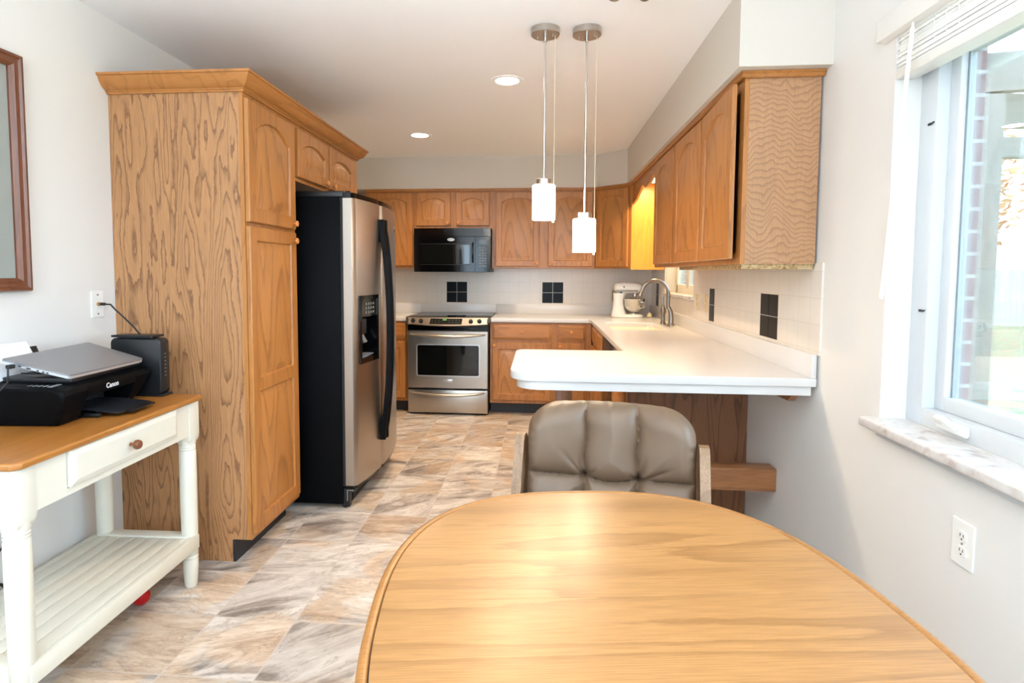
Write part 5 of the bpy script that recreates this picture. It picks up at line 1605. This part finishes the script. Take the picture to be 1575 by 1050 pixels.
g = G().tube([(-75.6, 91.1, 31.0), (-75.5, 91.4, 22), (-75.7, 90.8, 17.8), (-75.5, 91.2, 15), (-75.6, 90.9, 11), (-75.5, 91.5, 6.5), (-75.4, 91.2, 1.0), (-75.2, 88.0, 0.3)], 0.12, 8)
tag(g.build('router_lead', 'rubber'), 'thin black lead hanging down the wall behind the table leg', 'cable')
g = G().tube([(-75.6, 69.0, 9.6), (-75.4, 71.0, 9.0), (-75.5, 72.4, 8.2), (-75.5, 73.6, 6.5), (-75.3, 74.6, 3.0), (-75.2, 76.0, 0.4)], 0.2, 8)
tag(g.build('extension_lead', 'rubber'), 'thick black lead at the left edge behind the slatted shelf', 'cable')
# red spiky ball on the floor
g = G()
bc = Vector((-62.2, 82.5, 1.32))
rnd = random.Random(5)
N_ = 420
for i in range(N_):
    z = 1 - 2 * (i + 0.5) / N_
    a = i * 2.399963
    d = Vector((math.sqrt(1 - z * z) * math.cos(a), math.sqrt(1 - z * z) * math.sin(a), z))
    e1 = d.orthogonal().normalized() * 0.07
    e2 = d.cross(e1)
    p = bc + d * 1.12
    g.add([p + e1, p - e1 * 0.5 + e2, p - e1 * 0.5 - e2, bc + d * 1.31], [(0, 1, 3), (1, 2, 3), (2, 0, 3)])
g.lathe([(1.15 * math.sin(math.pi * i / 14), -1.15 * math.cos(math.pi * i / 14)) for i in range(15)], bc, seg=24)
tag(g.build('spiky_ball', 'red_yarn', smooth=30), 'red bristly toy ball on the floor under the slatted shelf', 'ball')

# ------------------------------------------------------------------ framed picture on the left wall
pf = thing('framed_picture', 'brown wooden picture frame with grey mat cut off by the left edge', 'picture', (XL, 65, 66))
py0, py1, pz0, pz1 = 49.0, 79.05, 49.4, 83.3
prof_f = [(0.0, 0.03), (0.0, 0.9), (0.18, 1.25), (0.5, 1.3), (0.75, 1.0), (1.1, 0.95), (1.45, 1.1), (1.7, 0.85), (1.95, 0.6), (1.95, 0.03)]
cor = [((py1, pz0), (-1, 1)), ((py1, pz1), (-1, -1)), ((py0, pz1), (1, -1)), ((py0, pz0), (1, 1))]
for k in range(4):
    (c0, s0), (c1, s1) = cor[k], cor[(k + 1) % 4]
    G().loops([[(XL + n, c0[0] + s0[0] * w_, c0[1] + s0[1] * w_) for w_, n in prof_f], [(XL + n, c1[0] + s1[0] * w_, c1[1] + s1[1] * w_) for w_, n in prof_f]]).build('frame_rail', 'frame_wood', pf, smooth=40)
G().box(XL + 0.02, XL + 0.3, py0 + 1.8, py1 - 1.8, pz0 + 1.8, pz1 - 1.8).build('mat', 'mat_board', pf, smooth=0)
G().box(XL + 0.3, XL + 0.33, py0 + 5.1, py1 - 5.1, pz0 + 4.8, pz1 - 4.8).build('fillet', 'beige_plastic', pf, smooth=0)
G().box(XL + 0.33, XL + 0.35, py0 + 5.3, py1 - 5.3, pz0 + 5.0, pz1 - 5.0).build('print', 'print', pf, smooth=0)

# ------------------------------------------------------------------ outside the dining window
GZ = -14.0
o = G().box(XR + 9.3, 1500, -500, 1500, GZ - 4, GZ).build('lawn', 'lawn')
o['kind'] = 'structure'
tag(G().box(64.5, 68.2, 93.0, 96.6, GZ, 79.2, 0.2).build('pergola_post', 'beam_wood'), 'weathered square pergola post outside the dining window', 'post')
g = G(lambda p: Vector((66 + (p[0]) * 0.9 - p[1] * 0.436, 95.5 + p[0] * -0.0 + p[1] * 0.0, 0)) + Vector((0, 0, p[2])))
def bar(name, a, b, wd, ht, m, label, cat):
    a, b = Vector(a), Vector(b)
    d = (b - a)
    d2 = Vector((d.x, d.y, 0)).normalized()
    s_ = Vector((-d2.y, d2.x, 0)) * wd / 2
    h = Vector((0, 0, ht / 2))
    g = G().loops([[a - s_ - h, a + s_ - h, a + s_ + h, a - s_ + h], [b - s_ - h, b + s_ - h, b + s_ + h, b - s_ + h]])
    tag(g.build(name, m, smooth=0), label, cat)
bar('pergola_beam', (55.0, 95.3, 82.0), (150.0, 85.0, 84.5), 1.8, 5.6, 'beam_wood_x', 'pale weathered pergola beam right under the blind', 'beam')
bar('pergola_rail', (66, 95.5, 71.7), (150, 97.0, 71.2), 1.6, 3.0, 'beam_wood_x', 'lower grey pergola rail running level behind the post', 'rail')
bar('pergola_brace', (66, 97.2, 78.0), (140, 118, 79.5), 1.6, 5.0, 'beam_wood_x', 'middle pergola rail between the beam and the lower rail', 'rail')
g = G()
fx = 400
fd = Vector((0.98, -0.2, 0)).normalized()
fo = Vector((120, 890, GZ))
for i in range(150):
    p = fo + fd * (i * 6.0)
    g.box(p.x, p.x + 5.98, p.y, p.y + 0.8, GZ, GZ + 72)
fe = g.build('garden_fence', 'fence', smooth=0)
tag(fe, 'long white board fence beyond the lawn', 'fence')
def tree(x, y, h, r, label, seed):
    t = thing('autumn_tree', label, 'tree', (x, y, GZ), group='autumn trees beyond the lawn')
    rn = random.Random(seed)
    g = G().tube([(x, y, GZ), (x + 3, y, GZ + h * 0.3), (x - 4, y + 3, GZ + h * 0.6), (x, y, GZ + h * 0.85)], lambda q: 9 - 6.5 * q, 10)
    for k in range(14):
        a = rn.uniform(0, 6.28)
        z = GZ + h * rn.uniform(0.3, 0.75)
        L = r * rn.uniform(0.5, 0.95)
        g.tube([(x, y, z), (x + L * 0.5 * math.cos(a), y + L * 0.5 * math.sin(a), z + L * 0.22), (x + L * math.cos(a), y + L * math.sin(a), z + L * rn.uniform(0.2, 0.5))], lambda q: 3.0 - 2.4 * q, 6)
    g.build('trunk', 'bark', t)
    g = G()
    for i in range(5200):
        a, b = rn.uniform(0, 6.283), math.acos(rn.uniform(-1, 1))
        q = r * rn.uniform(0.25, 1.0) ** 0.6
        c = Vector((x + q * math.sin(b) * math.cos(a), y + q * math.sin(b) * math.sin(a), GZ + h * 0.6 + q * 0.95 * math.cos(b)))
        if c.z < GZ + h * 0.2:
            continue
        e1 = Vector((rn.gauss(0, 1), rn.gauss(0, 1), rn.gauss(0, 1))).normalized() * rn.uniform(3, 6)
        e2 = e1.orthogonal().normalized() * rn.uniform(2.5, 5)
        g.cur = 0 if rn.random() < 0.5 else 1
        g.add([c - e1, c + e2 * 0.7, c + e1, c - e2 * 0.7], [(0, 1, 2, 3)])
    o = g.build('foliage', ['leaf_a', 'leaf_b'], t, smooth=0)
tree(330, 600, 250, 110, 'leafy orange tree seen beside the pergola post through the window', 1)
tree(620, 560, 300, 130, 'second orange tree to the right, behind the pergola rails', 2)
